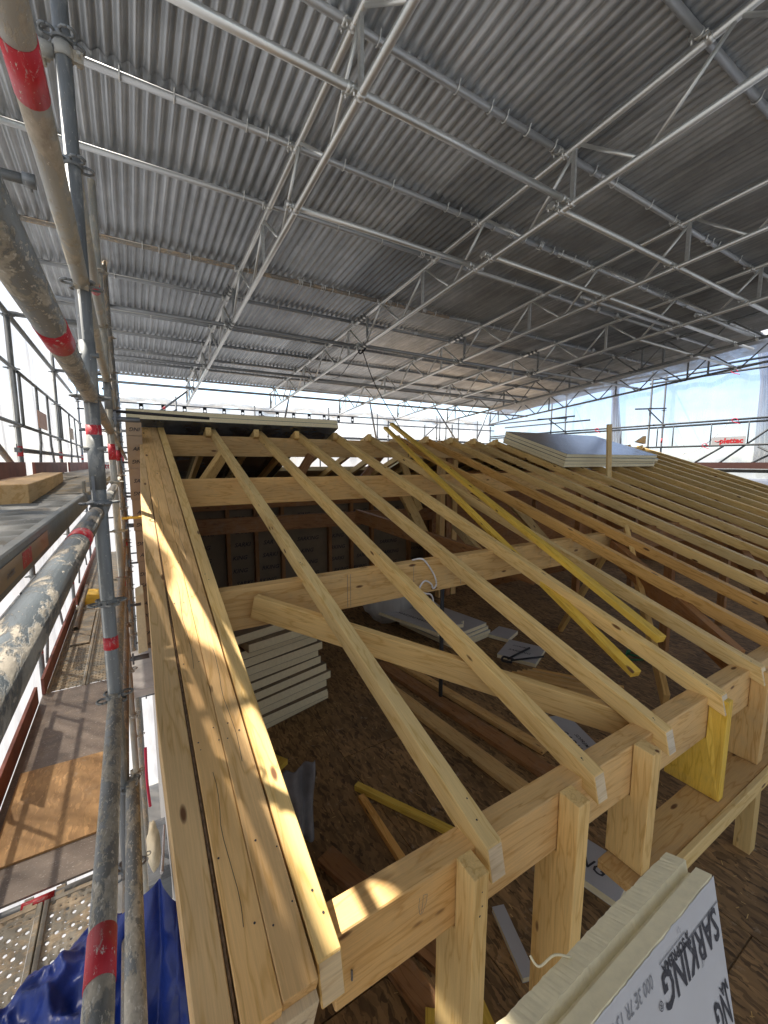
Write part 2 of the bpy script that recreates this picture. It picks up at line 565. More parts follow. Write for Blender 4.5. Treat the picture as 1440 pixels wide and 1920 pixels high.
def plastic(name, trans, col, tl=.6, tint=(.97, .98, 1, 1)):
    m = bpy.data.materials.new(name)
    m.use_nodes = True
    N, L = m.node_tree.nodes, m.node_tree.links
    N.clear()
    out = N.new('ShaderNodeOutputMaterial')
    tr = N.new('ShaderNodeBsdfTransparent')
    tr.inputs['Color'].default_value = tint
    tn = N.new('ShaderNodeBsdfTranslucent')
    tn.inputs['Color'].default_value = (*col, 1)
    df = N.new('ShaderNodeBsdfPrincipled')
    df.inputs['Base Color'].default_value = (*col, 1)
    df.inputs['Roughness'].default_value = .35
    m1 = N.new('ShaderNodeMixShader'); m1.inputs[0].default_value = 1-tl
    m2 = N.new('ShaderNodeMixShader')
    L.new(tn.outputs[0], m1.inputs[1]); L.new(df.outputs[0], m1.inputs[2])
    mp = coords(N, L, (1.4, 1.4, .25), rnd=0)
    n = noise_n(N, L, mp.outputs[0], 3.0, 7, .6, 1.2)
    r = ramp(N, [(.3, max(0, 1-trans-.16)), (.7, min(1, 1-trans+.16))])
    L.new(n.outputs['Fac'], r.inputs['Fac'])
    L.new(r.outputs['Color'], m2.inputs[0])
    L.new(tr.outputs[0], m2.inputs[1]); L.new(m1.outputs[0], m2.inputs[2])
    L.new(m2.outputs[0], out.inputs['Surface'])
    bp = N.new('ShaderNodeBump'); bp.inputs['Strength'].default_value = .5; bp.inputs['Distance'].default_value = .03
    L.new(n.outputs['Fac'], bp.inputs['Height'])
    L.new(bp.outputs['Normal'], df.inputs['Normal']); L.new(bp.outputs['Normal'], tn.inputs['Normal'])
    return m
M['film'] = plastic('white_sheeting', .20, (.56, .545, .54), .6, (.60, .57, .56, 1))
M['film_clear'] = plastic('clear_sheeting', .62, (.44, .47, .55), .35, (.56, .60, .70, 1))
M['film_fold'] = plastic('folded_sheeting', .5, (.50, .47, .47), .4, (.75, .74, .76, 1))
M['film_bundle'] = plastic('bunched_sheeting', .15, (.72, .70, .66), .5)

# ------------------------------------------------------------------ lettering
_txt = {}
def text_mesh(s, bold=.012, shear=.28):
    k = (s, bold, shear)
    if k in _txt:
        return _txt[k]
    cu = bpy.data.curves.new('lettering', 'FONT')
    cu.body = s
    cu.size = 1
    cu.shear = shear
    cu.offset = bold
    cu.align_x = 'CENTER'
    cu.align_y = 'CENTER'
    cu.resolution_u = 2
    o = bpy.data.objects.new('lettering', cu)
    COL.objects.link(o)
    bpy.context.view_layer.update()
    dg = bpy.context.evaluated_depsgraph_get()
    me = bpy.data.meshes.new_from_object(o.evaluated_get(dg))
    bpy.data.objects.remove(o)
    me.name = 'lettering'
    _txt[k] = me
    return me

def text(s, c, xdir, ydir, size, mat, parent, squash=1.0, bold=.012, shear=.28, fit=None):
    me0 = text_mesh(s, bold, shear)
    sx, sy = size*squash, size
    if fit:
        wx = max(v.co.x for v in me0.vertices)-min(v.co.x for v in me0.vertices)
        wy = max(v.co.y for v in me0.vertices)-min(v.co.y for v in me0.vertices)
        sx, sy = fit[0]/wx, fit[1]/wy
    key = (s, bold, shear, mat.name)
    if key in _txt:
        me = _txt[key]
    else:
        me = me0.copy(); me.materials.clear(); me.materials.append(mat); _txt[key] = me
    x, y = Vector(xdir).normalized(), Vector(ydir).normalized()
    z = x.cross(y)
    m = Matrix((x*sx, y*sy, z*sy)).transposed().to_4x4()
    m.translation = Vector(c)
    o = bpy.data.objects.new('lettering', me)
    o.matrix_basis = m
    COL.objects.link(o)
    attach(o, parent)
    return o

ORD = ['first', 'second', 'third', 'fourth', 'fifth', 'sixth', 'seventh', 'eighth', 'ninth', 'tenth', 'eleventh', 'twelfth',
       'thirteenth', 'fourteenth', 'fifteenth', 'sixteenth', 'seventeenth', 'eighteenth', 'nineteenth', 'twentieth',
       'twenty-first', 'twenty-second', 'twenty-third', 'twenty-fourth']

# ------------------------------------------------------------------ setting: ground, house body, attic floor
def struct(o):
    o['kind'] = 'structure'
    return o

g = pyd('ground', [(-300, -300, -9.2), (300, -300, -9.2), (300, 300, -9.2), (-300, 300, -9.2)], [(0, 1, 2, 3)], M['ground'])
struct(g)
bm = bmesh.new()
bm_box(bm, .16, 12.0, .80, 11.3, -9.1, -2.64)
hb = struct(bm_obj('house_wall', bm, M['wall']))
bm = bmesh.new()
nx, ny = 10, 10
bm_box(bm, .16, 12.0, -.9, 11.3, -2.63, -2.612)
fl = struct(bm_obj('floor', bm, M['osb']))
for ix in range(9):
    for iy in range(5):
        x0 = .17+ix*1.31
        y0 = -.88+iy*2.44-(.9 if ix % 2 else 0)
        y1 = min(y0+2.432, 11.28); y0 = max(y0, -.88)
        if y1-y0 < .2:
            continue
        bm = bmesh.new()
        bm_box(bm, 0, min(1.304, 11.99-x0), 0, y1-y0, -.012, 0)
        o = bm_obj('floor_panel', bm, M['osb'], fl, Matrix.Translation((x0, y0, -2.6-random.random()*.002)))

# ------------------------------------------------------------------ the new roof timbers
TA = R(18.75)
TS = math.tan(TA)
def ztop(y):
    return -1.313+(y-.902)*TS
UPN = Vector((0, -math.sin(TA), math.cos(TA)))
SLD = Vector((0, math.cos(TA), math.sin(TA)))
# nail and screw heads
def dots(name, pts, normal, r, mat, parent):
    bm = bmesh.new()
    n = Vector(normal).normalized()
    x, y, z = axes(n, (1, 0, 0.01))
    for p in pts:
        p = Vector(p)
        q = [bm.verts.new(c) for c in ring_pts(p+n*.0012, y, z, r*random.uniform(.7, 1.2), 8)]
        bm.faces.new(q)
    return bm_obj(name, bm, mat, parent)
rafX = [.345, .965, 1.585, 2.17, 2.785, 3.39, 3.95, 4.55, 5.10, 5.67, 6.27] + [6.27+.597*i for i in range(1, 10)]
rmat = ['rafter']*20
for i, k in {6: 'orange', 7: 'orange', 1: 'rafter'}.items():
    rmat[i] = k
for i, x in enumerate(rafX):
    wd = .07
    e = .106
    y1 = 6.10
    y0 = .902 + random.uniform(-.008, .008)
    jz = random.uniform(-.004, .004)
    pts = [(x, y0, ztop(y0)+jz), (x, y1, ztop(y1)+jz), (x, y1, ztop(y1)-e+jz), (x, y0-.026, ztop(y0-.026)-e+jz)]
    r = empty('rafter', (x, y0, ztop(y0)))
    lab = ('first pale rafter, tight against the wide verge planks on the left' if i == 0 else
           '%s sloping rafter counted from the verge planks, %s' % (ORD[i],
            'orange tinted wood' if rmat[i] == 'orange' else ('its cut end over the eaves purlin' if i < 6 else 'running out past the right edge')))
    tag(r, lab, 'rafter', 'rafters of the new roof')
    a = prism('timber', pts, (wd, 0, 0), M[rmat[i]], r, bev=.0028, origin=pts[0], xdir=SLD, up=UPN)
    # sawn end face, 1 mm proud
    c = bmesh.new()
    q = [(x+.004, y0-.0012-.0008, ztop(y0)+jz-.005), (x+wd-.004, y0-.002, ztop(y0)+jz-.005),
         (x+wd-.004, y0-.026, ztop(y0-.026)-e+jz+.006), (x+.004, y0-.026, ztop(y0-.026)-e+jz+.006)]
    v = [c.verts.new(p) for p in q] + [c.verts.new((p[0], p[1]+.0012, p[2])) for p in q]
    for f in BOXF:
        c.faces.new([v[k] for k in f])
    bmesh.ops.recalc_face_normals(c, faces=c.faces[:])
    bm_obj('sawn_end', c, M['endgrain'], r)
    pts = []
    for yy in (1.01, 2.71, 4.60, 6.03):
        for q in range(2):
            yq = yy+random.uniform(-.05, .05)
            pts.append((x+random.uniform(.015, .055), yq, ztop(yq)+jz))
    dots('nail_head', pts, UPN, .0038, M['ink'], r)['kind'] = 'stuff'
# rafters of the far slope, lapped beside them at the ridge
for i, x in enumerate(rafX):
    if i == 0:
        continue
    xx = x-.074
    yr = 5.93
    zr = ztop(6.02)
    def zf(y):
        return zr-(y-6.02)*TS
    pts = [(xx, yr, zf(yr)), (xx, 11.05, zf(11.05)), (xx, 11.05, zf(11.05)-.106), (xx, yr, zf(yr)-.106)]
    a = prism('far_rafter', pts, (.07, 0, 0), M['rafter'], None, bev=.002, origin=pts[0], xdir=(0, math.cos(TA), -math.sin(TA)), up=(0, math.sin(TA), math.cos(TA)))
    tag(a, 'far slope rafter lapped at the ridge beside the %s near rafter' % ORD[i], 'rafter', 'rafters of the far slope')

# wide verge planks beside the first rafter
def slope_plank(name, xl0, xr0, xl1, xr1, y0, y1, off, th, mat, parent=None, xm=None):
    """plank in the roof plane; left/right x at its near (0) and far (1) end"""
    ys = [y0, y1] if xm is None else [y0]+[m[0] for m in xm]+[y1]
    xs = [(xl0, xr0)]+([] if xm is None else [(m[1], m[2]) for m in xm])+[(xl1, xr1)]
    o = Vector((xl0, y0, ztop(y0)+off))
    m = frame(o, SLD, UPN)
    mi = m.inverted()
    bm = bmesh.new()
    rows = []
    for y, (a, b) in zip(ys, xs):
        row = []
        for x, dz in ((a, 0), (b, 0), (b, -th), (a, -th)):
            row.append(bm.verts.new(mi @ (Vector((x, y, ztop(y)+off)) + UPN*dz)))
        rows.append(row)
    for r0, r1 in zip(rows[:-1], rows[1:]):
        for k in range(4):
            bm.faces.new((r0[k], r0[(k+1) % 4], r1[(k+1) % 4], r1[k]))
    bm.faces.new(rows[0][::-1]); bm.faces.new(rows[-1])
    bmesh.ops.recalc_face_normals(bm, faces=bm.faces[:])
    ed = [e for e in bm.edges if e.calc_face_angle(0) > .5]
    bmesh.ops.bevel(bm, geom=ed, offset=.0025, segments=1, affect='EDGES')
    return bm_obj(name, bm, mat, parent, m)
vp = tag(empty('verge_boards', (.24, .9, ztop(.9))), 'wide smooth verge planks with sunlit streaks running up beside the first rafter', 'verge boards')
slope_plank('plank', .146, .242, .150, .258, .87, 6.05, 0.0, .05, M['plank'], vp)
slope_plank('plank', .2435, .338, .2595, .334, .875, 6.05, .001, .05, M['plank'], vp)
slope_plank('core', .138, .336, .146, .33, .868, 6.04, -.0515, .14, M['endgrain'], vp)
rb = slope_plank('verge_beam', .052, .1325, .146, .156, .87, 6.03, -.004, .24, M['plank'], None,
                 xm=[(1.8, .036, .134), (3.86, .068, .142)])
tag(rb, 'long outer verge beam at the left gable, edge against brown insulation', 'beam')
ins = slope_plank('insulation_strip', .1335, .1430, .1575, .1600, .88, 6.0, -.010, .1, simple('brown_joint', (.20, .14, .09), .95, 0, .4, 60, .1, .004), None,
                  xm=[(1.8, .1355, .1452), (3.86, .1435, .1495)])
tag(ins, 'thin crumbly brown insulation strip squeezed between outer beam and verge planks', 'insulation')

pts = []
for y in [1.02, 1.05, 1.22, 1.6, 1.65, 2.05, 2.5, 2.9, 3.3, 3.35, 3.8, 4.2, 4.6, 5.0, 5.4]:
    for x in (.17, .225, .27, .32):
        if random.random() < .55:
            yy = y+random.uniform(-.03, .03)
            pts.append((x+random.uniform(-.01, .01), yy, ztop(yy)+.0012))
dots('screw_head', pts, UPN, .0032, M['ink'], vp)['kind'] = 'stuff'

# purlins
def purlin(name, label, x0, x1, yc, z1, h, wd, mat, ov=.0):
    o = beam(name, (x0, yc, z1), (x1, yc, z1), wd, h, mat, None, top=True, bev=.004, seg=12, wob=.0015)
    return tag(o, label, 'purlin')
ep = purlin('eaves_purlin', 'big squared purlin across the foreground under the cut rafter ends', .42, 11.8, 1.012, -1.352, .255, .105, M['purlin'])
mpu = purlin('middle_purlin', 'second purlin from the eaves, white rope end hanging over it', .42, 4.72, 2.71, -.798, .268, .10, M['purlin'])
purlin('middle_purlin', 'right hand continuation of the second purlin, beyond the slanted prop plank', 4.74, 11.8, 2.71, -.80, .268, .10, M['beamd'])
purlin('upper_purlin', 'third purlin from the eaves, long cracked timber below the ridge', .42, 8.2, 4.60, -.166, .28, .10, M['purlin'])
purlin('upper_purlin', 'far right length of the third purlin, mostly hidden by close rafters', 8.22, 11.8, 4.60, -.166, .28, .10, M['purlin'])
purlin('ridge_purlin', 'horizontal ridge purlin under the peaks of the rafters', .42, 11.8, 6.05, .350, .27, .10, M['purlin'])
for y, h, z in ((8.0, .25, -.42), (9.8, .25, -1.03), (11.0, .2, -1.45)):
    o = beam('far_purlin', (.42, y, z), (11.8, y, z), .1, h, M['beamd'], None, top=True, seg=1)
    tag(o, 'shaded purlin of the far roof slope, %s beyond the ridge' % ORD[[8.0, 9.8, 11.0].index(y)], 'purlin')

# sapwood plugs and marks on the eaves purlin
def mark_lines(name, segs, off, mat, parent, wd=.0022):
    bm = bmesh.new()
    off = Vector(off).normalized()
    for a, b in segs:
        a, b = Vector(a)+off*.0016, Vector(b)+off*.0016
        sd_ = (b-a).normalized().cross(off)*wd/2
        bm.faces.new([bm.verts.new(p) for p in (a-sd_, b-sd_, b+sd_, a+sd_)])
    o = bm_obj(name, bm, mat, parent)
    o['kind'] = 'stuff'
    return o
segs = []
for (x0_, y0_, y1_) in ((.190, 1.05, 1.5), (.200, 2.0, 2.7), (.295, 1.5, 2.1), (.285, 2.9, 3.5), (.185, 3.3, 3.9)):
    k_ = 10
    px_ = None
    for q in range(k_+1):
        yy = y0_+(y1_-y0_)*q/k_
        xx = x0_+.006*math.sin(q*.9)+random.uniform(-.0012, .0012)
        p = Vector((xx, yy, ztop(yy)+.0008))
        if px_ is not None:
            segs.append((px_, p))
        px_ = p
mark_lines('drying_crack', segs, UPN, M['ink'], vp, .0016)
# posts notched under the eaves purlin
def eaves_post(xl, wd, mat, label, zb=-1.982, lean=0.0, yb=1.058, y0=.866):
    yf = .957
    pts = [(xl, y0, -1.345), (xl, yf, -1.338), (xl, yf, -1.612), (xl, yb, -1.618), (xl+lean, yb, zb), (xl+lean, y0+.012, zb)]
    o = prism('eaves_post', pts, (wd, 0, 0), M[mat], None, bev=.003, origin=(xl, y0, zb), xdir=(0, 0, 1), up=(0, -1, 0))
    tag(o, label, 'post', 'short posts notched under the eaves purlin')
    return o
segs = []
for x in (1.9, 2.4, 3.6):
    segs += [((x, 2.6588, -.82), (x, 2.6588, -1.05))]
segs += [((1.31, 2.6588, -.81), (1.31, 2.6588, -1.055)), ((1.335, 2.6588, -.81), (1.335, 2.6588, -1.055))]
mark_lines('pencil_line', segs, (0, -1, 0), M['inkgrey'], mpu, .003)
c0 = Vector((.72, .9585, -1.40))
lp = [c0+Vector((dx, 0, dz)) for dx, dz in ((0, 0), (-.004, -.03), (.0, -.06), (.006, -.065), (.012, -.03), (.014, 0), (.03, -.004), (.028, -.03), (.01, -.066))]
mark_lines('pencil_scribble', list(zip(lp[:-1], lp[1:])), (0, -1, 0), M['inkgrey'], ep, .0016)
bm = bmesh.new(); bm_box(bm, .470, .4745, .9535, .959, -1.525, -1.490); bm_obj('nail', bm, M['galvd'], ep)
p1 = eaves_post(.872, .066, 'post', 'nearest short post under the second rafter, two screws in its face', zb=-2.6)
eaves_post(1.425, .075, 'post', 'short notched post under the third rafter, beside the big white board', zb=-2.6)
eaves_post(1.985, .078, 'post', 'short post with a dark knot standing on the sill under the fourth rafter')
eaves_post(2.80, .062, 'yellow', 'bright yellow board post under the fifth rafter', yb=1.17, lean=.03, zb=-1.98)
eaves_post(3.415, .08, 'purlin', 'short post at the right edge under the sixth rafter')
for i in range(7, 18, 2):
    eaves_post(rafX[i]+.02, .075, 'post', 'short post out of the picture under the %s rafter' % ORD[i])
dots('screw_head', [(.905, .865, -1.40), (.908, .866, -1.455), (.90, .868, -1.49)], (0, -1, 0), .0035, M['ink'], p1)['kind'] = 'stuff'

sill = beam('sill_plank', (1.9, .945, -1.985), (11.8, .945, -1.985), .20, .05, M['purlin'], None, top=True)
tag(sill, 'wide dusty sill plank the short posts stand on, lower right', 'plank')
st = beam('sill_edge_board', (1.9, .826, -1.975), (11.8, .826, -1.975), .03, .09, M['rafter'], None, top=True, seg=14, wob=.003)
tag(st, 'thin waney pale board along the front edge of the sill plank', 'board')
for x, s in ((3.42, 'below the sill plank at the right edge'), (5.3, 'below the sill plank, right of the picture'), (7.4, 'below the sill plank, far right')):
    o = beam('lower_post', (x, .90, -2.6), (x, .90, -2.04), .09, .09, M['post'], None, up=(0, -1, 0), seg=1)
    tag(o, 'thick post from the floor '+s, 'post')
lb = beam('floor_timber', (1.95, .30, -2.52), (3.0, .02, -2.50), .16, .1, M['purlin'], None)
tag(lb, 'squared timber lying on the floor in the bottom right corner', 'timber')

br = beam('diagonal_brace', (.63, 2.615, -.905), (2.33, 1.09, -1.455), .06, .145, M['post'], None, seg=3)
tag(br, 'long slanting brace from the second purlin down to the eaves purlin', 'brace')
stt = beam('prop_plank', (4.82, 2.58, -.78), (3.56, 1.5, -1.90), .20, .045, M['post'], None, up=(.6, -.8, .1))
tag(stt, 'slanted scuffed prop plank at the end of the second purlin', 'plank')
o = beam('prop_plank', (4.95, 2.8, -.95), (5.6, 3.9, -2.6), .12, .05, M['post'], None, up=(.6, -.8, .1))
tag(o, 'thin prop behind the slanted plank, lower part in shadow', 'plank')
# ridge posts
rp = tag(empty('ridge_post', (5.2, 6.15, -2.6)), 'cluster of three upright timbers under the ridge in the middle of the roof', 'post')
for k, x in enumerate((5.02, 5.20, 5.36)):
    beam('timber', (x, 6.16+.02*k, -2.6), (x, 6.16+.02*k, .40+.03*k), .12, .12, M['beamd' if k == 1 else 'purlin'], rp, up=(0, -1, 0), seg=2)
for (a, b, wd, mat, lab) in [
    ((3.45, 5.25, -.30), (4.05, 5.25, -1.30), .15, 'post', 'pale slanting strut below the third purlin, left of the ridge posts'),
    ((.62, 5.0, -.36), (1.05, 5.6, .12), .14, 'post', 'short pale strut rising behind the second rafter near the ridge'),
    ((1.9, 5.9, -.55), (2.35, 5.95, .1), .12, 'beamd', 'dark strut in the ridge gap behind the fourth rafter'),
    ((3.3, 6.3, -.4), (3.9, 6.3, .25), .12, 'beamd', 'dark strut right of the gap where daylight shows'),
    ((4.7, 6.4, -.9), (4.2, 6.4, .25), .12, 'post', 'leaning strut left of the ridge posts'),
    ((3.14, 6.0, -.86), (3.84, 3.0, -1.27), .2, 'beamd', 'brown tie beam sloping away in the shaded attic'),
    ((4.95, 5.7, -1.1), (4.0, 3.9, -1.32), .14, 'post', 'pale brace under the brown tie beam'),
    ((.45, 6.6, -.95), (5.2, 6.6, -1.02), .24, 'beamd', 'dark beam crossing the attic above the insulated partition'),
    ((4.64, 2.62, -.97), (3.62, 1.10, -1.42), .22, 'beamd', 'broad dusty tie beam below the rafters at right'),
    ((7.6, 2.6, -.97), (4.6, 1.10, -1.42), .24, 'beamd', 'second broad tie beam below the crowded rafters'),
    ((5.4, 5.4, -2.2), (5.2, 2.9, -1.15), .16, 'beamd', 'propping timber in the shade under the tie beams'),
    ((5.2, 4.62, -.62), (6.4, 4.62, -1.6), .14, 'post', 'angled strut under the third purlin, right half')]:
    o = beam('roof_strut', a, b, .07, wd, M[mat], None, seg=2)
    tag(o, lab, 'strut')
for k, (x, y) in enumerate([(7.0, 4.6), (8.9, 4.6), (6.2, 2.7), (8.0, 2.7), (9.8, 2.7), (7.6, 6.05), (9.9, 6.05)]):
    zt = {4.6: -.45, 2.7: -1.07, 6.05: .08}[y]
    o = beam('inner_post', (x, y, -2.6), (x, y, zt), .1, .1, M['beamd'], None, up=(0, -1, 0), seg=1)
    tag(o, 'upright attic post under the %s, %s from the left' % ({4.6: 'third purlin', 2.7: 'second purlin', 6.05: 'ridge purlin'}[y], ORD[k % 4]), 'post')
# light offcuts on ledge seen between rafters
for k in range(7):
    x = 8.6+k*.32
    o = beam('offcut', (x, 6.6-.12*(k % 2), .17), (x+.22, 6.9, .17), .07, .03, M['rafter'], None, seg=1)
    tag(o, '%s small pale offcut from the left, lying beside the ridge left of the board stack' % ORD[k], 'offcut', 'offcuts lying near the ridge')
lg = beam('ridge_ledge', (8.2, 6.75, .15), (11.5, 6.75, .15), .5, .03, M['osb'], None, top=True, seg=1)
tag(lg, 'narrow ledge near the ridge under the offcuts', 'ledge')

# loose yellow battens lying through the rafters
bt = beam('yellow_batten', (3.86, 6.28, .60), (2.60, 1.27, -1.30), .068, .045, M['yellow'], None, seg=5)
tag(bt, 'yellow batten whose lower end with a stapled mark dips between two rafters', 'batten', 'loose yellow battens')
bt = beam('yellow_batten', (4.09, 6.45, .69), (2.955, 1.30, -1.17), .068, .05, M['yellow'], None, seg=5)
tag(bt, 'upper yellow batten, lying right beside the sixth rafter', 'batten', 'loose yellow battens')

# stake nailed in front of the board stack
sk = beam('stake', (7.22, 4.22, -.34), (7.13, 4.22, .655), .125, .03, M['post'], None, up=(0, -1, 0), seg=2)
tag(sk, 'upright knotty stake nailed in front of the stacked boards', 'stake')

# ------------------------------------------------------------------ insulation boards
def foam_board(name, size, mat_top, matrix, parent=None, seed=0, th_edge=.0012, rebate=.0):
    """board with a foam core and foil faces; local x,y in plane, z up"""
    L, W, H = size
    e = empty(name) if parent is None else None
    bm = bmesh.new()
    bm_box(bm, 0, L, 0, W, .001, H-.001)
    core = bm_obj('foam_core', bm, M['foam'], None, matrix)
    bm = bmesh.new()
    bm_box(bm, -.002, L+.002, -.002, W+.002, H-.001, H+.0006)
    t = bm_obj('foil_face', bm, M[mat_top], None, matrix)
    bm = bmesh.new()
    bm_box(bm, -.002, L+.002, -.002, W+.002, -.0006, .001)
    b = bm_obj('foil_face', bm, M[mat_top], None, matrix)
    if parent is None:
        e.location = matrix.translation
        parent = e
    for o in (core, t, b):
        attach(o, parent)
    return parent

# stack in the attic
for k in range(12):
    z = -2.6+k*.0845
    dx, dy = random.uniform(-.03, .05), random.uniform(-.03, .03)
    if k == 3: dx, dy = .06, .0
    if 4 < k < 10: dx -= .05; dy += .07
    if k == 11: dx, dy = -.13, .02
    rot = R(13+random.uniform(-1.5, 1.5))
    m = Matrix.Translation((.80+dx, 3.79+dy, z)) @ Matrix.Rotation(rot, 4, 'Z')
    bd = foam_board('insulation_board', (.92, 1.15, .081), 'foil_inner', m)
    tag(bd, 'yellowish insulation board, %s from the bottom of the shaded attic stack' % ORD[k], 'insulation board', 'insulation boards stacked in the attic')
    if k in (3, 4, 2, 1, 10, 9):
        xd = m.to_3x3() @ Vector((1, 0, 0)); yd = m.to_3x3() @ Vector((0, 1, 0))
        for q in range(3):
            text('E', m @ Vector((.12+.3*q+.04*(k % 3), .035, .0825)), xd, yd, .05, M['ink'], bd, bold=.02)
# pile with white faces
for k, (x, y, z, rot, L) in enumerate([(3.75, 4.2, -2.6, 8, .75), (3.74, 4.21, -2.545, 6, .75), (3.73, 4.2, -2.49, 9, .75), (3.72, 4.22, -2.435, 8, .72), (3.5, 4.3, -2.38, 14, .62), (3.55, 4.35, -2.325, -14, .45), (4.55, 4.0, -2.6, 20, .3)]):
    m = Matrix.Translation((x, y, z)) @ Matrix.Rotation(R(rot), 4, 'Z')
    bd = foam_board('insulation_board', (L if k < 5 else .38, 1.2 if k < 6 else .3, .052), 'foil', m)
    lab = ['bottom board of the low pile of offcuts on the attic floor', 'second lowest board of the low attic pile', 'third board up in the low attic pile',
           'fourth board up in the low attic pile', 'printed board lying skewed near the top of the low attic pile', 'narrow printed board on top of the low attic pile',
           'small foam block lying on the floor right of the low pile'][k]
    tag(bd, lab, 'insulation board')
    if k in (4, 5):
        xd = m.to_3x3() @ Vector((1, 0, 0)); yd = m.to_3x3() @ Vector((0, 1, 0))
        for q in range(3):
            text('SARKING', m @ Vector((.2, .18+.36*q, .0538)), yd, -xd, .085, M['ink'], bd)
# printed board lying below
for (x, y, rot, L, W, lab, s) in [(2.95, 1.62, -22, .36, 1.0, 'white faced board printed with black letters behind the eaves purlin', 1),
                               (2.28, 1.12, 12, .3, .62, 'printed white board on the floor between two eaves posts', 1),
                               (4.28, 3.30, 25, .55, .5, 'white board with a black tool on it beside the floor timbers', 0)]:
    m = Matrix.Translation((x, y, -2.6)) @ Matrix.Rotation(R(rot), 4, 'Z')
    bd = foam_board('insulation_board', (L, W, .05), 'foil', m)
    tag(bd, lab, 'insulation board')
    xd = m.to_3x3() @ Vector((1, 0, 0)); yd = m.to_3x3() @ Vector((0, 1, 0))
    text('SARKING', m @ Vector((L*.42, W*.55, .0518)), -yd, xd, .11 if L < .5 else .07, M['ink'], bd)
    text('SOPREMA', m @ Vector((L*.7, W*.6, .0518)), -yd, xd, .05, M['ink'], bd)
m = Matrix.Translation((1.6, 1.15, -2.6)) @ Matrix.Rotation(R(70), 4, 'Z')
tag(foam_board('insulation_board', (.34, .07, .03), 'foil', m), 'thin white foam strip on the floor beside the first eaves post', 'insulation board')

# insulated partition deep in the attic
pt = tag(empty('insulated_partition', (.4, 7.6, -2.6)), 'dark attic partition of printed insulation boards between timber studs', 'partition')
xs = .45
k = 0
while xs < 8.6:
    beam('stud', (xs, 7.50, -2.6), (xs, 7.50, -.80), .06, .10, M['beamd'], pt, up=(0, -1, 0), seg=1)
    nxt = xs + (.48 if k % 3 else .95)
    bm = bmesh.new()
    bm_box(bm, xs+.002, nxt-.002, 7.553, 7.63, -2.6, -.80)
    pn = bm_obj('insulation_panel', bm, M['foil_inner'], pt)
    for q in range(7):
        z = -2.4+q*.235
        s = random.choice(['SARKING', 'SARKING', 'SARKING', 'KING'])
        if nxt-xs < .6: s = random.choice(['SARKI', 'KING', 'SAR', 'RKING'])
        text(s, ((xs+nxt)/2+random.uniform(-.05, .05), 7.548, z), (1, 0, 0), (0, 0, 1), .105, M['ink'], pn)
    xs = nxt
    k += 1
beam('top_plate', (.4, 7.5, -.76), (8.7, 7.5, -.76), .12, .1, M['beamd'], pt, seg=1)
rw = pyd('back_wall', [(5.4, 6.9, -2.6), (11.9, 6.9, -2.6), (11.9, 7.0, -2.6), (5.4, 7.0, -2.6), (5.4, 6.9, -.2), (11.9, 6.9, -.2), (11.9, 7.0, -.2), (5.4, 7.0, -.2)], BOXF, M['beamd'])
struct(rw)
gw = pyd('gable_wall', [(.17, 1.0, -2.6), (.30, 1.0, -2.6), (.30, 11.0, -2.6), (.17, 11.0, -2.6), (.17, 1.0, -1.50), (.30, 1.0, -1.50), (.30, 11.0, -1.50), (.17, 11.0, -1.50)], BOXF, M['beamd'])
struct(gw)
gw2 = pyd('gable_wall', [(.17, 1.0, -1.50), (.30, 1.0, -1.50), (.30, 6.0, .20), (.17, 6.0, .20), (.17, 11.0, -1.5), (.30, 11.0, -1.5)],
          [(0, 1, 2, 3), (1, 5, 2), (0, 3, 4), (3, 2, 5, 4), (0, 4, 5, 1)], M['beamd'])
struct(gw2)
gw3 = pyd('gable_wall', [(11.82, 1.0, -2.6), (11.95, 1.0, -2.6), (11.95, 11.0, -2.6), (11.82, 11.0, -2.6), (11.82, 1.0, -1.6), (11.95, 1.0, -1.6), (11.95, 11.0, -1.6), (11.82, 11.0, -1.6)], BOXF, M['beamd'])
struct(gw3)

gw4 = pyd('gable_wall', [(11.82, 1.0, -1.60), (11.95, 1.0, -1.60), (11.95, 6.0, .10), (11.82, 6.0, .10), (11.82, 11.0, -1.6), (11.95, 11.0, -1.6)],
          [(0, 1, 2, 3), (1, 5, 2), (0, 3, 4), (3, 2, 5, 4), (0, 4, 5, 1)], M['beamd'])
struct(gw4)
fw = pyd('back_wall', [(.3, 11.1, -2.6), (11.8, 11.1, -2.6), (11.8, 11.2, -2.6), (.3, 11.2, -2.6), (.3, 11.1, -1.5), (11.8, 11.1, -1.5), (11.8, 11.2, -1.5), (.3, 11.2, -1.5)], BOXF, M['beamd'])
struct(fw)
# boards covering the far slope
FSD = Vector((0, math.cos(TA), -math.sin(TA)))
FSN = Vector((0, math.sin(TA), math.cos(TA)))
def far_matrix(x, s, h=.0):
    o = Vector((x, 6.02, ztop(6.02))) + FSD*s + FSN*h
    m = Matrix((Vector((1, 0, 0)), FSD, FSN)).transposed().to_4x4()
    m.translation = o
    return m
nb = 0
for r in range(4):
    for c in range(5):
        x0 = .02+c*2.40
        s0 = .62+r*1.21
        if c in (1,) and r == 0:
            continue
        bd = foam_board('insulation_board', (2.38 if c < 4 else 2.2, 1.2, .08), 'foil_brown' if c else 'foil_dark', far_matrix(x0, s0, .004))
        tag(bd, 'insulation board covering the far roof slope, %s row down, %s from the left' % (ORD[r], ORD[c]), 'insulation board', 'boards laid on the far slope')
        nb += 1
# the two boards overhanging the ridge at left
for k in range(2):
    m = far_matrix(.015, -.20+.004*k, .028+k*.066)
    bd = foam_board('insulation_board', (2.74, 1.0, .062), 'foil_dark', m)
    tag(bd, '%s of the two long foam boards overhanging the ridge at left' % ['lower', 'upper'][k], 'insulation board', 'pair of boards over the ridge')

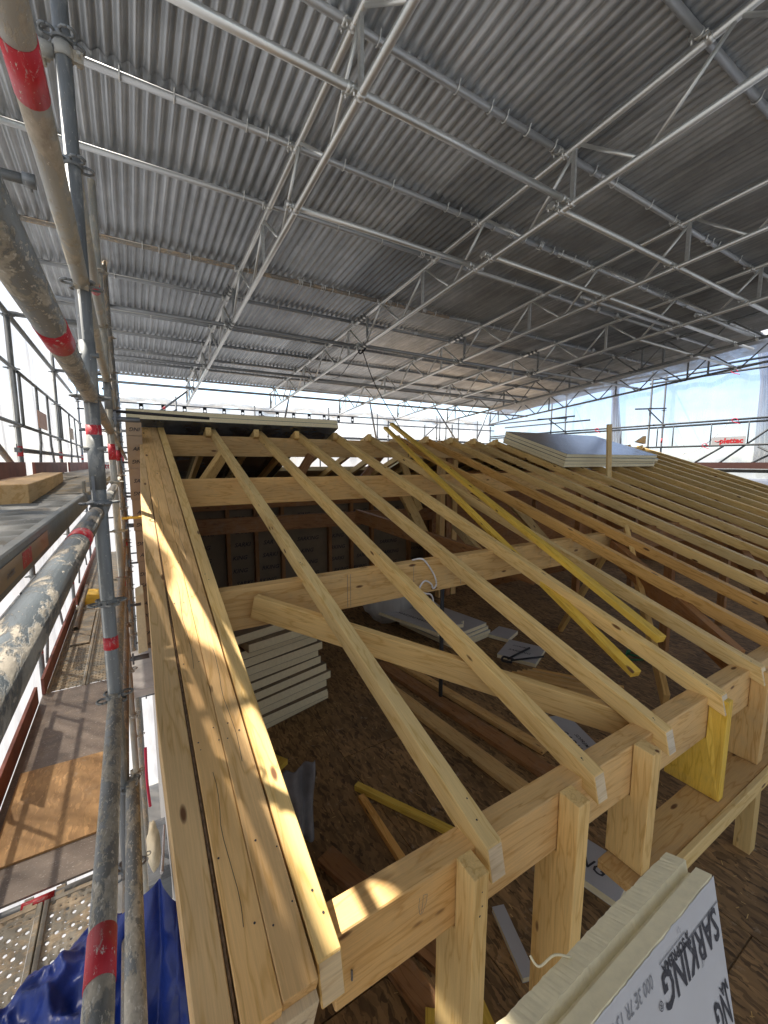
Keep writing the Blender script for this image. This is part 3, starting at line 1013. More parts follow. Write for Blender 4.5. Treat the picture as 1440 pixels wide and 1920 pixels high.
# stack on the near slope at right
for k in range(4):
    o = Vector((6.35+random.uniform(-.02, .02), 4.53, ztop(4.53))) + UPN*(.004+k*.055+(.006 if k > 1 else 0)) + SLD*random.uniform(-.015, .015)
    if k == 3:
        o += Vector((.02, 0, 0))
    m = Matrix((Vector((1, 0, 0)), SLD, UPN)).transposed().to_4x4() @ Matrix.Rotation(R(random.uniform(-.6, .6)), 4, 'Z')
    m.translation = o
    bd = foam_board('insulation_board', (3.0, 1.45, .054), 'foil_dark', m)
    tag(bd, ['bottom', 'second lowest', 'third', 'topmost dark shiny'][k]+' insulation board of the stack lying on the rafters at right', 'insulation board', 'boards stacked on the rafters')
bk = prism('wooden_block', [(10.7, 5.6, .50), (11.1, 5.6, .46), (11.1, 5.6, .66)], (0, .08, 0), M['orange'], None, bev=.003)
tag(bk, 'small wooden wedge standing behind the dark board stack', 'block')

# wall cladding at the gable, printed brown faces
cl = tag(empty('gable_cladding', (.07, 5.4, -2.35)), 'tall stack of brown faced insulation edges printed with cut letters at the left gable', 'insulation')
z = -2.36
k = 0
while z < .40:
    h = .35 if k else .2
    z1 = min(z+h, .44)
    bm = bmesh.new()
    zz = .006*(k % 2)
    bm_box(bm, -.0+.05*max(0, (-.3-z))/2.0, .15, 5.36+zz, 5.62, z, z1-.004)
    pn = bm_obj('panel', bm, M['foil_brown'], cl)
    q = z+.07
    while q < z1-.03:
        s = ['NG', 'AR', 'ING', 'SAR'][(int(q*7) % 4)]
        up = 1 if int(q*7) % 2 else -1
        text(s, (.088, 5.357, q), (up, 0, 0), (0, 0, up), .058, M['ink'], pn)
        q += .135
    z += h
    k += 1
yf = prism('foam_offcut', [(-.03, 4.9, -2.0), (.06, 4.9, -1.98), (.055, 4.9, -1.35), (-.02, 4.9, -1.38)], (0, .35, 0), M['foam'], None, bev=.004)
tag(yf, 'ragged yellow foam edge sticking out low beside the brown cladding', 'insulation')
cc = prism('rubble_ledge', [(-.12, 4.4, -2.22), (.12, 4.4, -2.22), (.12, 4.4, -2.14), (-.12, 4.4, -2.16)], (0, 1.0, 0), M['concrete'], None, bev=.004)
tag(cc, 'whitish rubble ledge under the yellow foam edge', 'ledge')

# ------------------------------------------------------------------ big printed board in the foreground
A = Vector((1.136, .350, -.983))
Bk = Vector((1.090, .452, -.962))
ex = Vector((-1, -.02, .012)).normalized()            # along the top edge, away to the left
tdir = (Bk-A)
dn = Vector((-.441, -.42, -1.0)).normalized()            # down the face
nrm = dn.cross(ex).normalized()                        # towards the back?
if nrm.y < 0:
    nrm = -nrm
LB, HB, TH = 1.15, .9, .105
bp = tag(empty('insulation_board', A), 'large pale foam board with grey printed foil face, leaning in the bottom right foreground', 'insulation board')
# profile across the thickness (top edge with a groove and tongue)
prof = [(0, 0), (.034, .003), (.036, -.012), (.054, -.014), (.057, .010), (TH-.002, .012), (TH, -.004), (TH, -HB), (0, -HB)]
N_ = 160
bm = bmesh.new()
rings = []
for i in range(N_+1):
    s = LB*i/N_
    ring = []
    for j, (t, h) in enumerate(prof):
        jit = Vector((0, 0, 0))
        if 4 <= j <= 6:
            jit = noise.noise_vector(Vector((s*28, j*3.1, 0)))*.0016
            jit += noise.noise_vector(Vector((s*130, j*3.1, 4)))*.0016
        if j == 0:
            jit = noise.noise_vector(Vector((s*14, 9, 0)))*.0018
        ring.append(bm.verts.new(A + ex*s + nrm*t + dn*(-h) + jit))
    rings.append(ring)
n = len(prof)
for r0, r1 in zip(rings[:-1], rings[1:]):
    for j in range(n):
        bm.faces.new((r0[j], r1[j], r1[(j+1) % n], r0[(j+1) % n]))
bm.faces.new(rings[0][::-1]); bm.faces.new(rings[-1])
bmesh.ops.recalc_face_normals(bm, faces=bm.faces[:])
bm_obj('foam_core', bm, M['foam'], bp)
# foil face with a torn upper margin
bm = bmesh.new()
top, low = [], []
for i in range(121):
    s = -.004+(LB+.006)*i/120
    j = noise.noise(Vector((s*22, 0, 3)))*.004+noise.noise(Vector((s*80, 5, 3)))*.0018
    top.append(bm.verts.new(A+ex*s+dn*(.003+j)-nrm*.0016))
    low.append(bm.verts.new(A+ex*s+dn*HB-nrm*.0016))
for i in range(120):
    bm.faces.new((top[i], top[i+1], low[i+1], low[i]))
bmesh.ops.recalc_face_normals(bm, faces=bm.faces[:])
ff = bm_obj('foil_face', bm, M['foil'], bp)
def onface(s, h, d=.0030):
    return A+ex*s+dn*h-nrm*d
# the letters are upside down: baseline runs from right to left, tops point down
tx = ex
ty = (dn-ex*dn.dot(ex)).normalized()
text('SARKING', onface(.134, .076), tx, ty, 1, M['ink'], bp, bold=.022, fit=(.262, .058))
text('SOPREMA', onface(.212, .046), tx, ty, 1, M['ink'], bp, bold=.03, shear=0, fit=(.100, .019))
text('%', onface(.150, .046), tx, ty, 1, M['ink'], bp, bold=.03, shear=0, fit=(.015, .026))
text('®', onface(.279, .088), tx, ty, 1, M['ink'], bp, bold=0, shear=0, fit=(.016, .016))
text('NG', onface(.038, .216), tx, ty, 1, M['ink'], bp, bold=.022, fit=(.070, .058))
text('MA', onface(.024, .186), tx, ty, 1, M['ink'], bp, bold=.03, shear=0, fit=(.034, .019))
text('®', onface(.082, .228), tx, ty, 1, M['ink'], bp, bold=0, shear=0, fit=(.016, .016))
text('000 3E 7R 13 7 2021', onface(.40, .040), tx, ty, 1, M['inkgrey'], bp, bold=0, fit=(.20, .022))
bm = bmesh.new()
def strip(s0, h0, s1, h1, wd):
    a, b = onface(s0, h0), onface(s1, h1)
    d = (b-a).normalized(); sd_ = d.cross(nrm)*wd/2
    bm.faces.new([bm.verts.new(p) for p in (a-sd_, b-sd_, b+sd_, a+sd_)])
strip(-.003, .050, .142, .050, .0022)
strip(.160, .032, .272, .032, .0016)
for k in range(80):
    s, h = random.uniform(.03, .8), random.uniform(.0, .5)
    s = round(s/.085)*.085+(.042 if round(h/.045) % 2 else 0)+.012; h = round(h/.045)*.045+.018
    for q in range(5):
        a, b = random.uniform(-.008, .008), random.uniform(-.008, .008)
        strip(s+a, h+b, s+a+.0018, h+b+.0032, .0013)
pr = bm_obj('printed_marks', bm, M['inkgrey'], bp)
pr['kind'] = 'stuff'
bm = bmesh.new()
path_tube(bm, smooth_path([onface(.43, -.012, -.09), onface(.47, -.03, -.10), onface(.50, -.02, -.115), onface(.51, -.035, -.13)]), .0024, 5)
bm_obj('foam_sliver', bm, M['foam'], bp)

# ------------------------------------------------------------------ things on the attic floor
pp = tag(empty('steel_prop', (2.78, 3.36, -2.6)), 'thin dark steel prop standing on the attic floor behind the brace', 'prop')
tube('tube', (2.78, 3.36, -2.59), (2.78, 3.36, -1.03), M['galv_shade'], pp, r=.022)
bm = bmesh.new(); bm_box(bm, 2.72, 2.84, 3.30, 3.42, -2.6, -2.592); bm_obj('base_plate', bm, M['galvd'], pp)
for k, (a, b, wd, mat, lab) in enumerate([
    ((2.36, 4.35, -2.57), (2.52, 1.75, -2.57), .15, 'purlin', 'long timber on the attic floor, left one of three side by side'),
    ((2.62, 4.38, -2.575), (2.84, 1.95, -2.575), .16, 'beamd', 'long timber on the attic floor, middle one of three side by side'),
    ((2.80, 4.4, -2.57), (3.04, 2.2, -2.57), .10, 'purlin', 'long timber on the attic floor, right one of three side by side'),
    ((1.40, 2.72, -2.57), (1.88, 1.80, -2.57), .05, 'yellow', 'yellow batten lying on the floor below the second rafter'),
    ((1.38, 2.60, -2.57), (1.35, 1.50, -2.575), .05, 'orange', 'brown batten lying under the yellow one, crossing it'),
    ((.95, 2.3, -2.57), (1.30, 1.25, -2.57), .13, 'beamd', 'dark wide plank on the floor behind the eaves purlin'),
    ((1.05, 1.3, -2.55), (.80, .98, -2.55), .05, 'yellow', 'short pale stick on the floor seen under the eaves purlin'),
    ((1.35, 1.6, -2.56), (1.20, .95, -2.56), .06, 'yellow', 'yellow strip on the floor left of the first eaves post'),
    ((.55, 3.0, -2.5), (.95, 3.25, -2.5), .16, 'yellow', 'yellow scrap of board leaning beside the grey cloth'),
    ((1.02, 1.55, -2.56), (1.12, .95, -2.56), .12, 'beamd', 'brown plank on the floor under the front of the eaves purlin')]):
    o = beam('floor_batten', a, b, wd, .045, M[mat], None, seg=1)
    tag(o, lab, 'timber')
for k in range(8):
    o = beam('stacked_batten', (3.62+k*.07, 3.35-k*.02, -2.56), (4.3+k*.05, 2.25+k*.02, -2.56), .055, .06, M['orange' if k % 2 else 'purlin'], None, seg=1)
    tag(o, '%s batten from the left in the row lying behind the brace' % ORD[k], 'batten', 'battens laid side by side on the floor')
hm = tag(empty('hammer', (4.55, 2.75, -2.55)), 'red handled tool on the floor right of the batten ends', 'tool')
bm = bmesh.new(); bm_tube(bm, (4.75, 2.63, -2.56), (4.45, 2.75, -2.56), .018, 8); bm_obj('handle', bm, M['redstrap'], hm)
bm = bmesh.new(); bm_box(bm, 4.38, 4.45, 2.70, 2.84, -2.585, -2.545); bm_obj('head', bm, M['galvd'], hm)
sw = tag(empty('clamp_tool', (4.1, 3.4, -2.54)), 'black clamp lying on the white board beside the floor battens', 'tool')
bm = bmesh.new(); path_tube(bm, [(4.05, 3.55, -2.53), (4.55, 3.62, -2.53)], .013, 6); path_tube(bm, [(4.05, 3.50, -2.53), (4.5, 3.35, -2.53)], .012, 6); bm_obj('jaw', bm, M['black'], sw)
bm = bmesh.new(); path_tube(bm, smooth_path([(4.02, 3.45, -2.53), (3.95, 3.55, -2.53), (4.05, 3.62, -2.53), (4.1, 3.5, -2.53)]), .014, 6); bm_obj('ring', bm, M['black'], sw)
bm = bmesh.new()
pts = []
for k in range(60):
    a = k*.45
    pts.append((5.7+.3*math.cos(a)*(.6+.4*math.sin(k*.7))+.003*k, 2.75+.16*math.sin(a), -2.58+.03*(k % 5)/5))
path_tube(bm, pts, .010, 5)
o = bm_obj('cord', bm, M['green'])
tag(o, 'tangle of dark green cord on the attic floor behind the eaves purlin', 'cord')
# wrapped bale
def blob(name, c, r, mat, seed=0, amp=.25, sub=3, fs=3.0, parent=None, floor=None):
    bm = bmesh.new()
    bmesh.ops.create_icosphere(bm, subdivisions=sub, radius=1)
    for v in bm.verts:
        n_ = noise.noise(v.co*fs*.6+Vector((seed, 0, 0)))*amp + noise.noise(v.co*fs*2+Vector((seed, 5, 0)))*amp*.4
        v.co = Vector((v.co.x*r[0], v.co.y*r[1], v.co.z*r[2]))*(1+n_)+Vector(c)
        if floor is not None and v.co.z < floor:
            v.co.z = floor
    return bm_obj(name, bm, mat, parent, smooth=True)
o = blob('wrapped_bale', (3.55, 5.7, -2.2), (.5, .45, .42), M['film_bundle'], 3, .15, floor=-2.6)
tag(o, 'plastic wrapped bale in the dark under the second purlin', 'bale')
# trousers hung on a nail
def cloth_sheet(name, o, ux, uy, nx, ny, fn, mat, parent=None, smooth=True):
    vs, fs = [], []
    for j in range(ny+1):
        for i in range(nx+1):
            u, v = i/nx, j/ny
            vs.append(fn(u, v, Vector(o)+Vector(ux)*u+Vector(uy)*v))
    for j in range(ny):
        for i in range(nx):
            a = j*(nx+1)+i
            fs.append((a, a+1, a+nx+2, a+nx+1))
    return pyd(name, vs, fs, mat, parent, None, smooth)
def drape(u, v, p):
    w_ = .55+.45*(1-v)
    p = p+Vector(((.5-u)*(1-w_)*.25, 0, 0))
    return p+Vector((0, .03*math.sin(u*11+v*3)+.02*math.sin(u*5-v*6), .01*math.sin(u*7)-.12*u*v+.05*noise.noise(Vector((u*4, v*3, 1)))))
o = cloth_sheet('hanging_trousers', (.74, 2.55, -2.12), (.26, .08, .02), (.02, -.10, -.44), 40, 24, drape, M['cloth'])
sm = o.modifiers.new('thickness', 'SOLIDIFY'); sm.thickness = .008
tag(o, 'grey patterned work cloth hanging in the dark beside the verge planks', 'cloth')
# small litter
bm = bmesh.new()
for k in range(700):
    x, y = random.uniform(.5, 6), random.uniform(.2, 5)
    a = random.uniform(0, 6.28); L_ = random.uniform(.008, .035)
    m = Matrix.Translation((x, y, -2.598)) @ Matrix.Rotation(a, 4, 'Z') @ Matrix.Rotation(random.uniform(-.2, .2), 4, 'X')
    v = [bm.verts.new(m @ Vector(p)) for p in ((0, 0, 0), (L_, 0, .003), (L_, .004, .003), (0, .004, 0))]
    bm.faces.new(v)
o = bm_obj('wood_shavings', bm, M['rafter'])
o['kind'] = 'stuff'; tag(o, 'scattered wood shavings and splinters on the attic floor')

# white rope over the second purlin
bm = bmesh.new()
path_tube(bm, smooth_path([(1.93, 2.72, -.792), (1.98, 2.655, -.775), (2.04, 2.64, -.84), (2.10, 2.64, -.93), (2.115, 2.635, -1.0), (2.08, 2.63, -1.03), (2.055, 2.63, -.985),
                           (2.00, 2.635, -.955), (1.955, 2.635, -.985), (1.945, 2.635, -1.02), (2.0, 2.64, -1.06), (2.06, 2.64, -1.08), (2.09, 2.645, -1.13), (2.085, 2.65, -1.20)], 6), .0072, 7)
o = bm_obj('rope', bm, M['rope'])
tag(o, 'looped white rope end hanging over the second purlin', 'rope')

# ------------------------------------------------------------------ temporary roof
TB = math.tan(R(5))
def rz(y, h):
    return h - TB*y
X0S, X1S = -.84, 9.80
NW, PW = 11, .0762
W_SH = NW*PW
rows = [(-2.6, -.50), (-.58, 1.42), (1.34, 3.30), (3.22, 5.17), (5.09, 6.98), (6.90, 8.58), (8.50, 10.16)]
rt = tag(empty('temporary_roof', (4.5, 4, rz(4, 2.68))), 'large temporary roof of grey corrugated metal sheets overhead', 'roof')
for ri, (ya, yb) in enumerate(rows):
    vs, fs = [], []
    n = (NW*8)+3
    for i in range(n):
        x = i*PW/8
        z = .0145*math.cos(2*math.pi*x/PW)
        vs.append((x, 0, z)); vs.append((x, yb-ya, z-(yb-ya)*TB))
    for i in range(n-1):
        fs.append((2*i, 2*i+2, 2*i+3, 2*i+1))
    me = bpy.data.meshes.new('roof_sheet')
    me.from_pydata(vs, [], fs); me.update(); me.materials.append(M['sheet'])
    for p in me.polygons:
        p.use_smooth = True
    nc = 12 if ri < 5 else 15
    nc = int((X1S-X0S)/W_SH)+1
    if ri >= 6: nc += 1
    for c in range(nc+(1 if ri >= 3 else 0)):
        x = X0S+c*W_SH
        z = rz(ya, 2.684)+(ri % 2)*.004+(c % 2)*.0012-.008*(ri % 2)+random.uniform(-.001, .001)
        m = Matrix.Translation((x, ya, z)) @ Matrix.Rotation(random.uniform(-.0012, .0012), 4, 'X')
        link('roof_sheet', me, None, rt, m)

def coupler_bm(bm, c, ax, r=.03, L=.05):
    c = Vector(c); ax = Vector(ax).normalized()
    bm_tube(bm, c-ax*L/2, c+ax*L/2, r, 10)
    d, y, z = axes(ax, (0, 0, 1))
    m = Matrix((ax, y, z)).transposed().to_4x4(); m.translation = c
    bm_box(bm, -L*.45, L*.45, r*.6, r*1.9, -.007, .007, m)
    bm_tube(bm, c+y*r*1.5-z*.028, c+y*r*1.5+z*.03, .006, 6)
    bm_tube(bm, c+y*r*1.5+z*.018, c+y*r*1.5+z*.03, .011, 6)

# lattice beams
NODE = [-2.68+.975*k for k in range(14)]
LBX = [1.215+1.868*k for k in range(6)]
for i, x in enumerate(LBX):
    lbm = tag(empty('lattice_beam', (x, 4, rz(4, 2.2))), ['first aluminium lattice beam from the left, steeply foreshortened overhead', 'second aluminium lattice beam from the left crossing the picture centre',
              'third aluminium lattice beam from the left under the dark sheets', 'fourth aluminium lattice beam from the left, lower right of the roof',
              'fifth lattice beam from the left, close to the right sheet edge', 'last lattice beam at far right, dark against the clear sheeting'][i], 'beam', 'lattice beams of the temporary roof')
    ya, yb = -2.9, 10.45
    ma = M['alu'] if i < 4 else M['galv']
    tube('top_chord', (x, ya, rz(ya, 2.6)), (x, yb, rz(yb, 2.6)), ma, lbm)
    tube('bottom_chord', (x, ya, rz(ya, 2.2)), (x, yb, rz(yb, 2.2)), ma, lbm)
    for k, y in enumerate(NODE):
        if k % 2 == 1 and y < 10.3:
            bm = bmesh.new()
            bm_box(bm, x-.011, x+.011, y+.02, y+.055, rz(y, 2.2)+.02, rz(y, 2.6)-.02)
            bm_obj('upright', bm, ma, lbm)
        for sgn in (-1, 1):
            yf = y+sgn*.44
            if yf > yb or yf < ya:
                continue
            tube('diagonal', (x, y+sgn*.02, rz(y, 2.6)-.018), (x, yf, rz(yf, 2.2)+.018), ma, lbm, r=.0135, n=10, wall=0)
    # splice with bolts
    for ys in ((5.55,) if i < 4 else (4.6,)):
        for h in (2.6, 2.2):
            bm = bmesh.new()
            for q in range(3):
                coupler_bm(bm, (x, ys+q*.085, rz(ys+q*.085, h)), (0, 1, -TB), .028, .035)
            bm_obj('splice', bm, M['galv'], lbm)
        bm = bmesh.new(); bm_box(bm, x-.011, x+.011, ys-.05, ys-.02, rz(ys, 2.2)+.02, rz(ys, 2.6)-.02); bm_obj('upright', bm, M['galv'], lbm)
    # tilted end strut
    tube('end_strut', (x, yb-.05, rz(yb, 2.6)), (x, yb-.05, rz(yb, 2.2)), M['galv'], lbm)

# purlin tubes right under the sheets
HP = 2.6440
for k, (y, mt) in enumerate([(-1.55, 'rt'), (-.55, 'rt'), (.42, 'rt'), (1.40, 'rt'), (2.35, 'rt'), (3.28, 'rt'), (3.99, 'rt'), (5.16, 'brownsteel'), (5.93, 'rtd'), (6.95, 'rtd'), (7.74, 'rtd'), (8.58, 'rtd'), (9.22, 'rtd'), (10.08, 'rt')]):
    t = tag(empty('roof_tube', (1, y, rz(y, HP))), '%s crosswise tube under the corrugated sheets counting away from the camera, %s' % (ORD[k], 'partly behind the camera' if y < .5 else 'carrying the sheet edges'), 'tube', 'crosswise tubes under the sheets')
    mtb = M['rtd'] if mt == 'brownsteel' else M[mt]
    xs = -.70
    segs = [-.84, 4.3, 8.1, 10.6] if k % 2 else [-.82, 3.6, 6.9, 10.4]
    for a, b in zip(segs[:-1], segs[1:]):
        tube('tube', (a, y, rz(y, HP)), (b-.004, y, rz(y, HP)), M['brownsteel'] if (mt == 'brownsteel' and a < 0) else mtb, t, n=16)
    if y > .3:
        for x in LBX:
            bm = bmesh.new()
            coupler_bm(bm, (x-.035, y+.002, rz(y, HP)), (1, 0, 0), .0285, .04)
            coupler_bm(bm, (x, y-.04, rz(y-.04, 2.6)), (0, 1, -TB), .0285, .04)
            bm_obj('coupler', bm, M['alu'], t)
        # hook clips holding the sheets
        x = -.5
        rr = random.Random(k)
        while x < 9.6:
            x += rr.choice([.15, .23, .3, .46, .6]) if k in (4, 5, 7) else rr.choice([.5, .9, 1.5])
            cnt = rr.choice([1, 1, 1, 3])
            for q in range(cnt):
                bm = bmesh.new()
                c = Vector((x+q*.022, y, rz(y, HP)))
                path_tube(bm, smooth_path([c+Vector((.004, .052, .03)), c+Vector((0, .034, .012)), c+Vector((0, .026, -.016)), c+Vector((0, 0, -.030)), c+Vector((0, -.027, -.012)), c+Vector((0, -.034, .012)), c+Vector((0, -.046, .03))], 2), .0058, 5)
                bm_obj('sheet_clip', bm, M['alu'], t)
# lacing tubes on the bottom chords
HL = 2.2485
lac = [(-.66, 3.16, 2.28, 'alu', 'bright lacing tube crossing the top left of the picture under the nearest lattice beam'),
       (3.02, 9.2, 2.37, 'alu', 'long lacing tube running right from the second lattice beam near the top'),
       (3.02, 9.5, 3.12, 'alu', 'lacing tube with an open end beside the second lattice beam'),
       (1.17, 3.2, 3.32, 'alu', 'lacing tube between first and second lattice beams, close below a sheet tube'),
       (4.75, 6.9, 3.25, 'rt', 'short stub ended lacing tube between third and fourth lattice beams'),
       (-.66, 3.2, 5.80, 'rtd', 'dark lacing tube at left in the middle distance with the cable tied on'),
       (3.05, 7.4, 5.74, 'rtd', 'dark lacing tube continuing right from the cable knot'),
       (6.7, 8.95, 2.85, 'rt', 'lacing tube with a black open end near the right side'),
       (6.95, 10.9, 3.75, 'alu', 'lacing tube reaching past the sheet edge at right'),
       (-.66, 3.15, 7.62, 'rtd', 'dark lacing tube low at left just above the daylight gap'),
       (3.0, 8.9, 7.7, 'rtd', 'thin far lacing tube in the middle above the daylight gap'),
       (6.9, 10.8, 5.6, 'rt', 'far lacing tube at right ending at the last lattice beam'),
       (-.66, 10.9, 9.15, 'rtd', 'long dark tube crossing the daylight gap from side to side'),
       (2.9, 4.4, 1.5, 'rt', 'lacing tube above the picture')]
for a, b, y, mt, lab in lac[:-1]:
    t = tag(empty('lacing_tube', (a, y, rz(y, HL))), lab, 'tube')
    tube('tube', (a, y, rz(y, HL)), (b, y, rz(y, HL)), M[mt], t, n=16)
    for x in LBX:
        if a-.1 < x < b+.1:
            bm = bmesh.new()
            coupler_bm(bm, (x-.05, y, rz(y, HL)), (1, 0, 0), .0285, .04)
            coupler_bm(bm, (x, y-.045, rz(y-.045, 2.2)), (0, 1, -TB), .0285, .04)
            bm_obj('coupler', bm, M['alu'], t)
# slanting struts from the lattice beams to the far scaffold
for a, b, lab, red in [((.66, 10.7, 1.12), (1.33, 10.25, 1.66), 'slanting tube with a red band beside the first lattice beam end', 1),
                  ((3.64, 10.5, 1.90), (3.42, 10.5, .9), 'leaning tube dropping behind the ridge left of centre', 0),
                  ((5.88, 10.5, 1.96), (6.16, 10.5, .6), 'thin leaning tube dropping behind the ridge at the middle', 0),
                  ((8.20, 10.5, 1.80), (9.25, 10.5, .6), 'leaning tube crossing the bright far sheeting', 0),
                  ((10.60, 10.5, 1.80), (9.98, 10.5, .6), 'leaning tube left of the dark board stack', 0)]:
    t = tag(empty('slanting_tube', b), lab, 'tube')
    tube('tube', a, b, M['galvd'], t)
    if red:
        a, b = Vector(a), Vector(b)
        tube('red_band', a.lerp(b, .12), a.lerp(b, .2), M['red'], t, r=.0258)
# hanging cable
for pts, lab in (([(3.118, 5.76, 1.72), (3.45, 5.9, 1.2), (4.05, 6.0, .47), (4.16, 6.0, .1)], 'thin black cable hanging straight down to the ridge'),
                 ([(3.118, 5.76, 1.72), (3.2, 6.3, 1.62), (3.55, 7.4, 1.64), (3.9, 8.6, 1.80)], 'thin black cable sagging away to the left of the knot')):
    bm = bmesh.new(); path_tube(bm, smooth_path(pts, 4), .0075, 5)
    tag(bm_obj('cable', bm, M['black']), lab, 'cable')
bm = bmesh.new(); path_tube(bm, smooth_path([(3.07, 5.74, 1.66), (3.1, 5.7, 1.72), (3.16, 5.72, 1.75), (3.18, 5.78, 1.70), (3.11, 5.8, 1.64), (3.06, 5.76, 1.69)], 3), .012, 6)
tag(bm_obj('cable_knot', bm, M['black']), 'black knot of cable around the second lattice beam', 'knot')

# ------------------------------------------------------------------ scaffold on the left gable
XI, XO = -.10, -.90
def rosette(c, mat, parent, s=1.0, ax=(0, 0, 1)):
    bm = bmesh.new()
    c = Vector(c)
    d, y, z = axes(ax, (1, 0.02, 0))
    for q in range(4):
        a = q*math.pi/2+.4
        cc = c+(y*math.cos(a)+z*math.sin(a))*.043*s
        ring = [cc+(y*math.cos(t)+z*math.sin(t))*.021*s for t in [2*math.pi*j/9 for j in range(10)]]
        path_tube(bm, ring, .0048*s, 5)
    bm_tube(bm, c-d*.012, c+d*.012, .031*s, 14)
    return bm_obj('rosette', bm, mat, parent)

def standard(x, y, z0, z1, mat, label, ros=(), red=(), joints=(), group='inner standards of the left scaffold'):
    t = tag(empty('scaffold_standard', (x, y, z0)), label, 'scaffold post', group)
    tube('tube', (x, y, z0), (x, y, z1), mat, t, n=20)
    for z in ros:
        rosette((x, y, z), mat, t)
    for z, h in red:
        tube('red_band', (x, y, z), (x, y, z+h), M['red'], t, r=.0252, n=20, wall=.001)
    for z in joints:
        tube('sleeve', (x, y, z-.1), (x, y, z+.1), M['galv'], t, r=.0262, n=20, wall=.002)
        bm = bmesh.new(); bm_tube(bm, (x-.034, y-.01, z+.05), (x+.034, y-.02, z+.05), .009, 8); bm_obj('bolt', bm, M['galv'], t)
    return t
RZ = [1.39, 1.01, .62, .235, -.15, -.535, -.92, -1.305, -1.69, -2.08, -2.6, -3.4]
s1 = standard(XI, 1.88, -6, 2.45, M['galv'], 'nearest grey scaffold post with red bands, left of the verge beam',
         ros=[1.39, 1.01, .62, .235, -.15, -.535, -.92, -1.305, -1.69], red=[(.06, .075), (-.72, .05)], joints=[.33, 0.0], group=None)
# wedge pin and scratched mark near the middle of the nearest post
bm = bmesh.new(); bm_box(bm, -.118, -.108, 1.846, 1.852, -.14, -.05); bm_obj('wedge', bm, M['galvd'], s1)
for k, (y, mt) in enumerate([(3.85, 'beige'), (5.75, 'brownsteel'), (7.9, 'galv'), (10.2, 'galv'), (12.0, 'galvd')]):
    standard(XI+(.012 if k == 1 else 0), y, -7, 2.2 if k else 2.0, M[mt], '%s inner scaffold post beyond the nearest one, red band at eye level' % ORD[k],
             ros=RZ, red=[(.02, .12), (-.98, .08)], joints=[.5])
def yrail(name, x, z, y0, y1, mat, label, red=(), cat='scaffold rail', grp=None, r=.0242):
    t = tag(empty(name, (x, y1, z)), label, cat, grp)
    tube('tube', (x, y0, z), (x, y1, z), mat, t, n=24, r=r)
    for a, b in red:
        tube('red_band', (x, a, z), (x, b, z), M['red'], t, r=r+.001, n=24, wall=.001)
    for yy in (y0, y1):
        if yy > .5:
            bm = bmesh.new()
            s = 1 if yy == y0 else -1
            bm_box(bm, x-.02, x+.02, yy-s*.03, yy+s*.03, z-.022, z+.022)
            bm_box(bm, x-.005, x+.005, yy-s*.028, yy-s*.020, z-.05, z+.055)
            bm_obj('wedge_head', bm, mat, t)
    return t
yrail('scaffold_ledger', XI, .62, -1.2, 1.85, M['beige'], 'thick beige tube at upper left with a bright red band, running to the nearest post', red=[(.86, .98)])
yrail('scaffold_ledger', XI, .235, -1.2, 1.85, M['cement'], 'thick plaster crusted tube coming in from the left edge with a faded red band', red=[(.93, 1.07)])
yrail('scaffold_ledger', XI-.01, -.185, -1.2, 1.85, M['mud'], 'mud caked dark tube below the steel deck edge, pinkish band on it', red=[(1.16, 1.26)])
yrail('scaffold_ledger', XI, -.92, -1.2, 1.85, M['cement'], 'crusted tube running down the lower left with a bright red band', red=[(.80, .90)])
yrail('scaffold_ledger', XI+.035, -1.305, -1.2, 1.85, M['cement'], 'beige crusted tube beside the red banded one at the bottom left')
yrail('scaffold_ledger', XI, -1.69, -1.2, 1.85, M['brownsteel'], 'third low crusted tube from the left, mostly behind the blue tarpaulin')
yrail('scaffold_ledger', XI, 1.01, 1.91, 3.82, M['beige'], 'beige tube above eye level between first and second post with red band', red=[(3.0, 3.12)])
ys = [1.91, 3.82, 3.88, 5.72, 5.78, 7.87, 7.93, 10.17]
for b in range(4):
    for z, mt in ((.62, 'beige'), (.235, 'brownsteel'), (-.185, 'cement'), (-.92, 'brownsteel'), (-1.305, 'brownsteel'), (1.01, 'beige')):
        if b == 0 and z == 1.01:
            continue
        yrail('scaffold_ledger', XI, z, ys[2*b], ys[2*b+1], M[mt], 'inner ledger %s, %s bay of the left scaffold' % (
            {.62: 'above eye level', .235: 'just above eye level', -.185: 'at deck level', -.92: 'waist high over the lower deck', -1.305: 'knee high over the lower deck', 1.01: 'high up'}[z], ORD[b]), grp='inner ledgers of the left scaffold')
# short crosswise brackets towards the wall
for k, (y, z, x1) in enumerate([(3.85, .33, .10), (5.75, .0, .16), (5.75, -.36, .12), (7.9, -.55, .1), (7.9, -1.0, .1), (3.85, -1.15, .02), (5.75, -.75, .1), (7.9, .15, .1), (5.75, -1.2, .12), (3.85, -1.6, .05), (5.75, -2.2, .15)]):
    t = tag(empty('wall_bracket', (XI, y, z)), '%s small crosswise bracket tube between post and gable, wedge head visible' % ORD[k], 'bracket', 'small brackets towards the gable')
    tube('tube', (XI, y, z), (x1, y, z), M['galvd'], t, r=.012 if k % 3 else .02, n=10)
    bm = bmesh.new(); bm_box(bm, XI+.03, XI+.045, y-.03, y-.022, z-.04, z+.055); bm_obj('wedge', bm, M['galvd'], t)
yb_ = tag(beam('yellow_batten', (XI+.02, 4.4, -.50), (.14, 4.4, -.50), .03, .02, M['yellow'], None, seg=1), 'small yellow stick spanning between scaffold and brown cladding', 'stick')
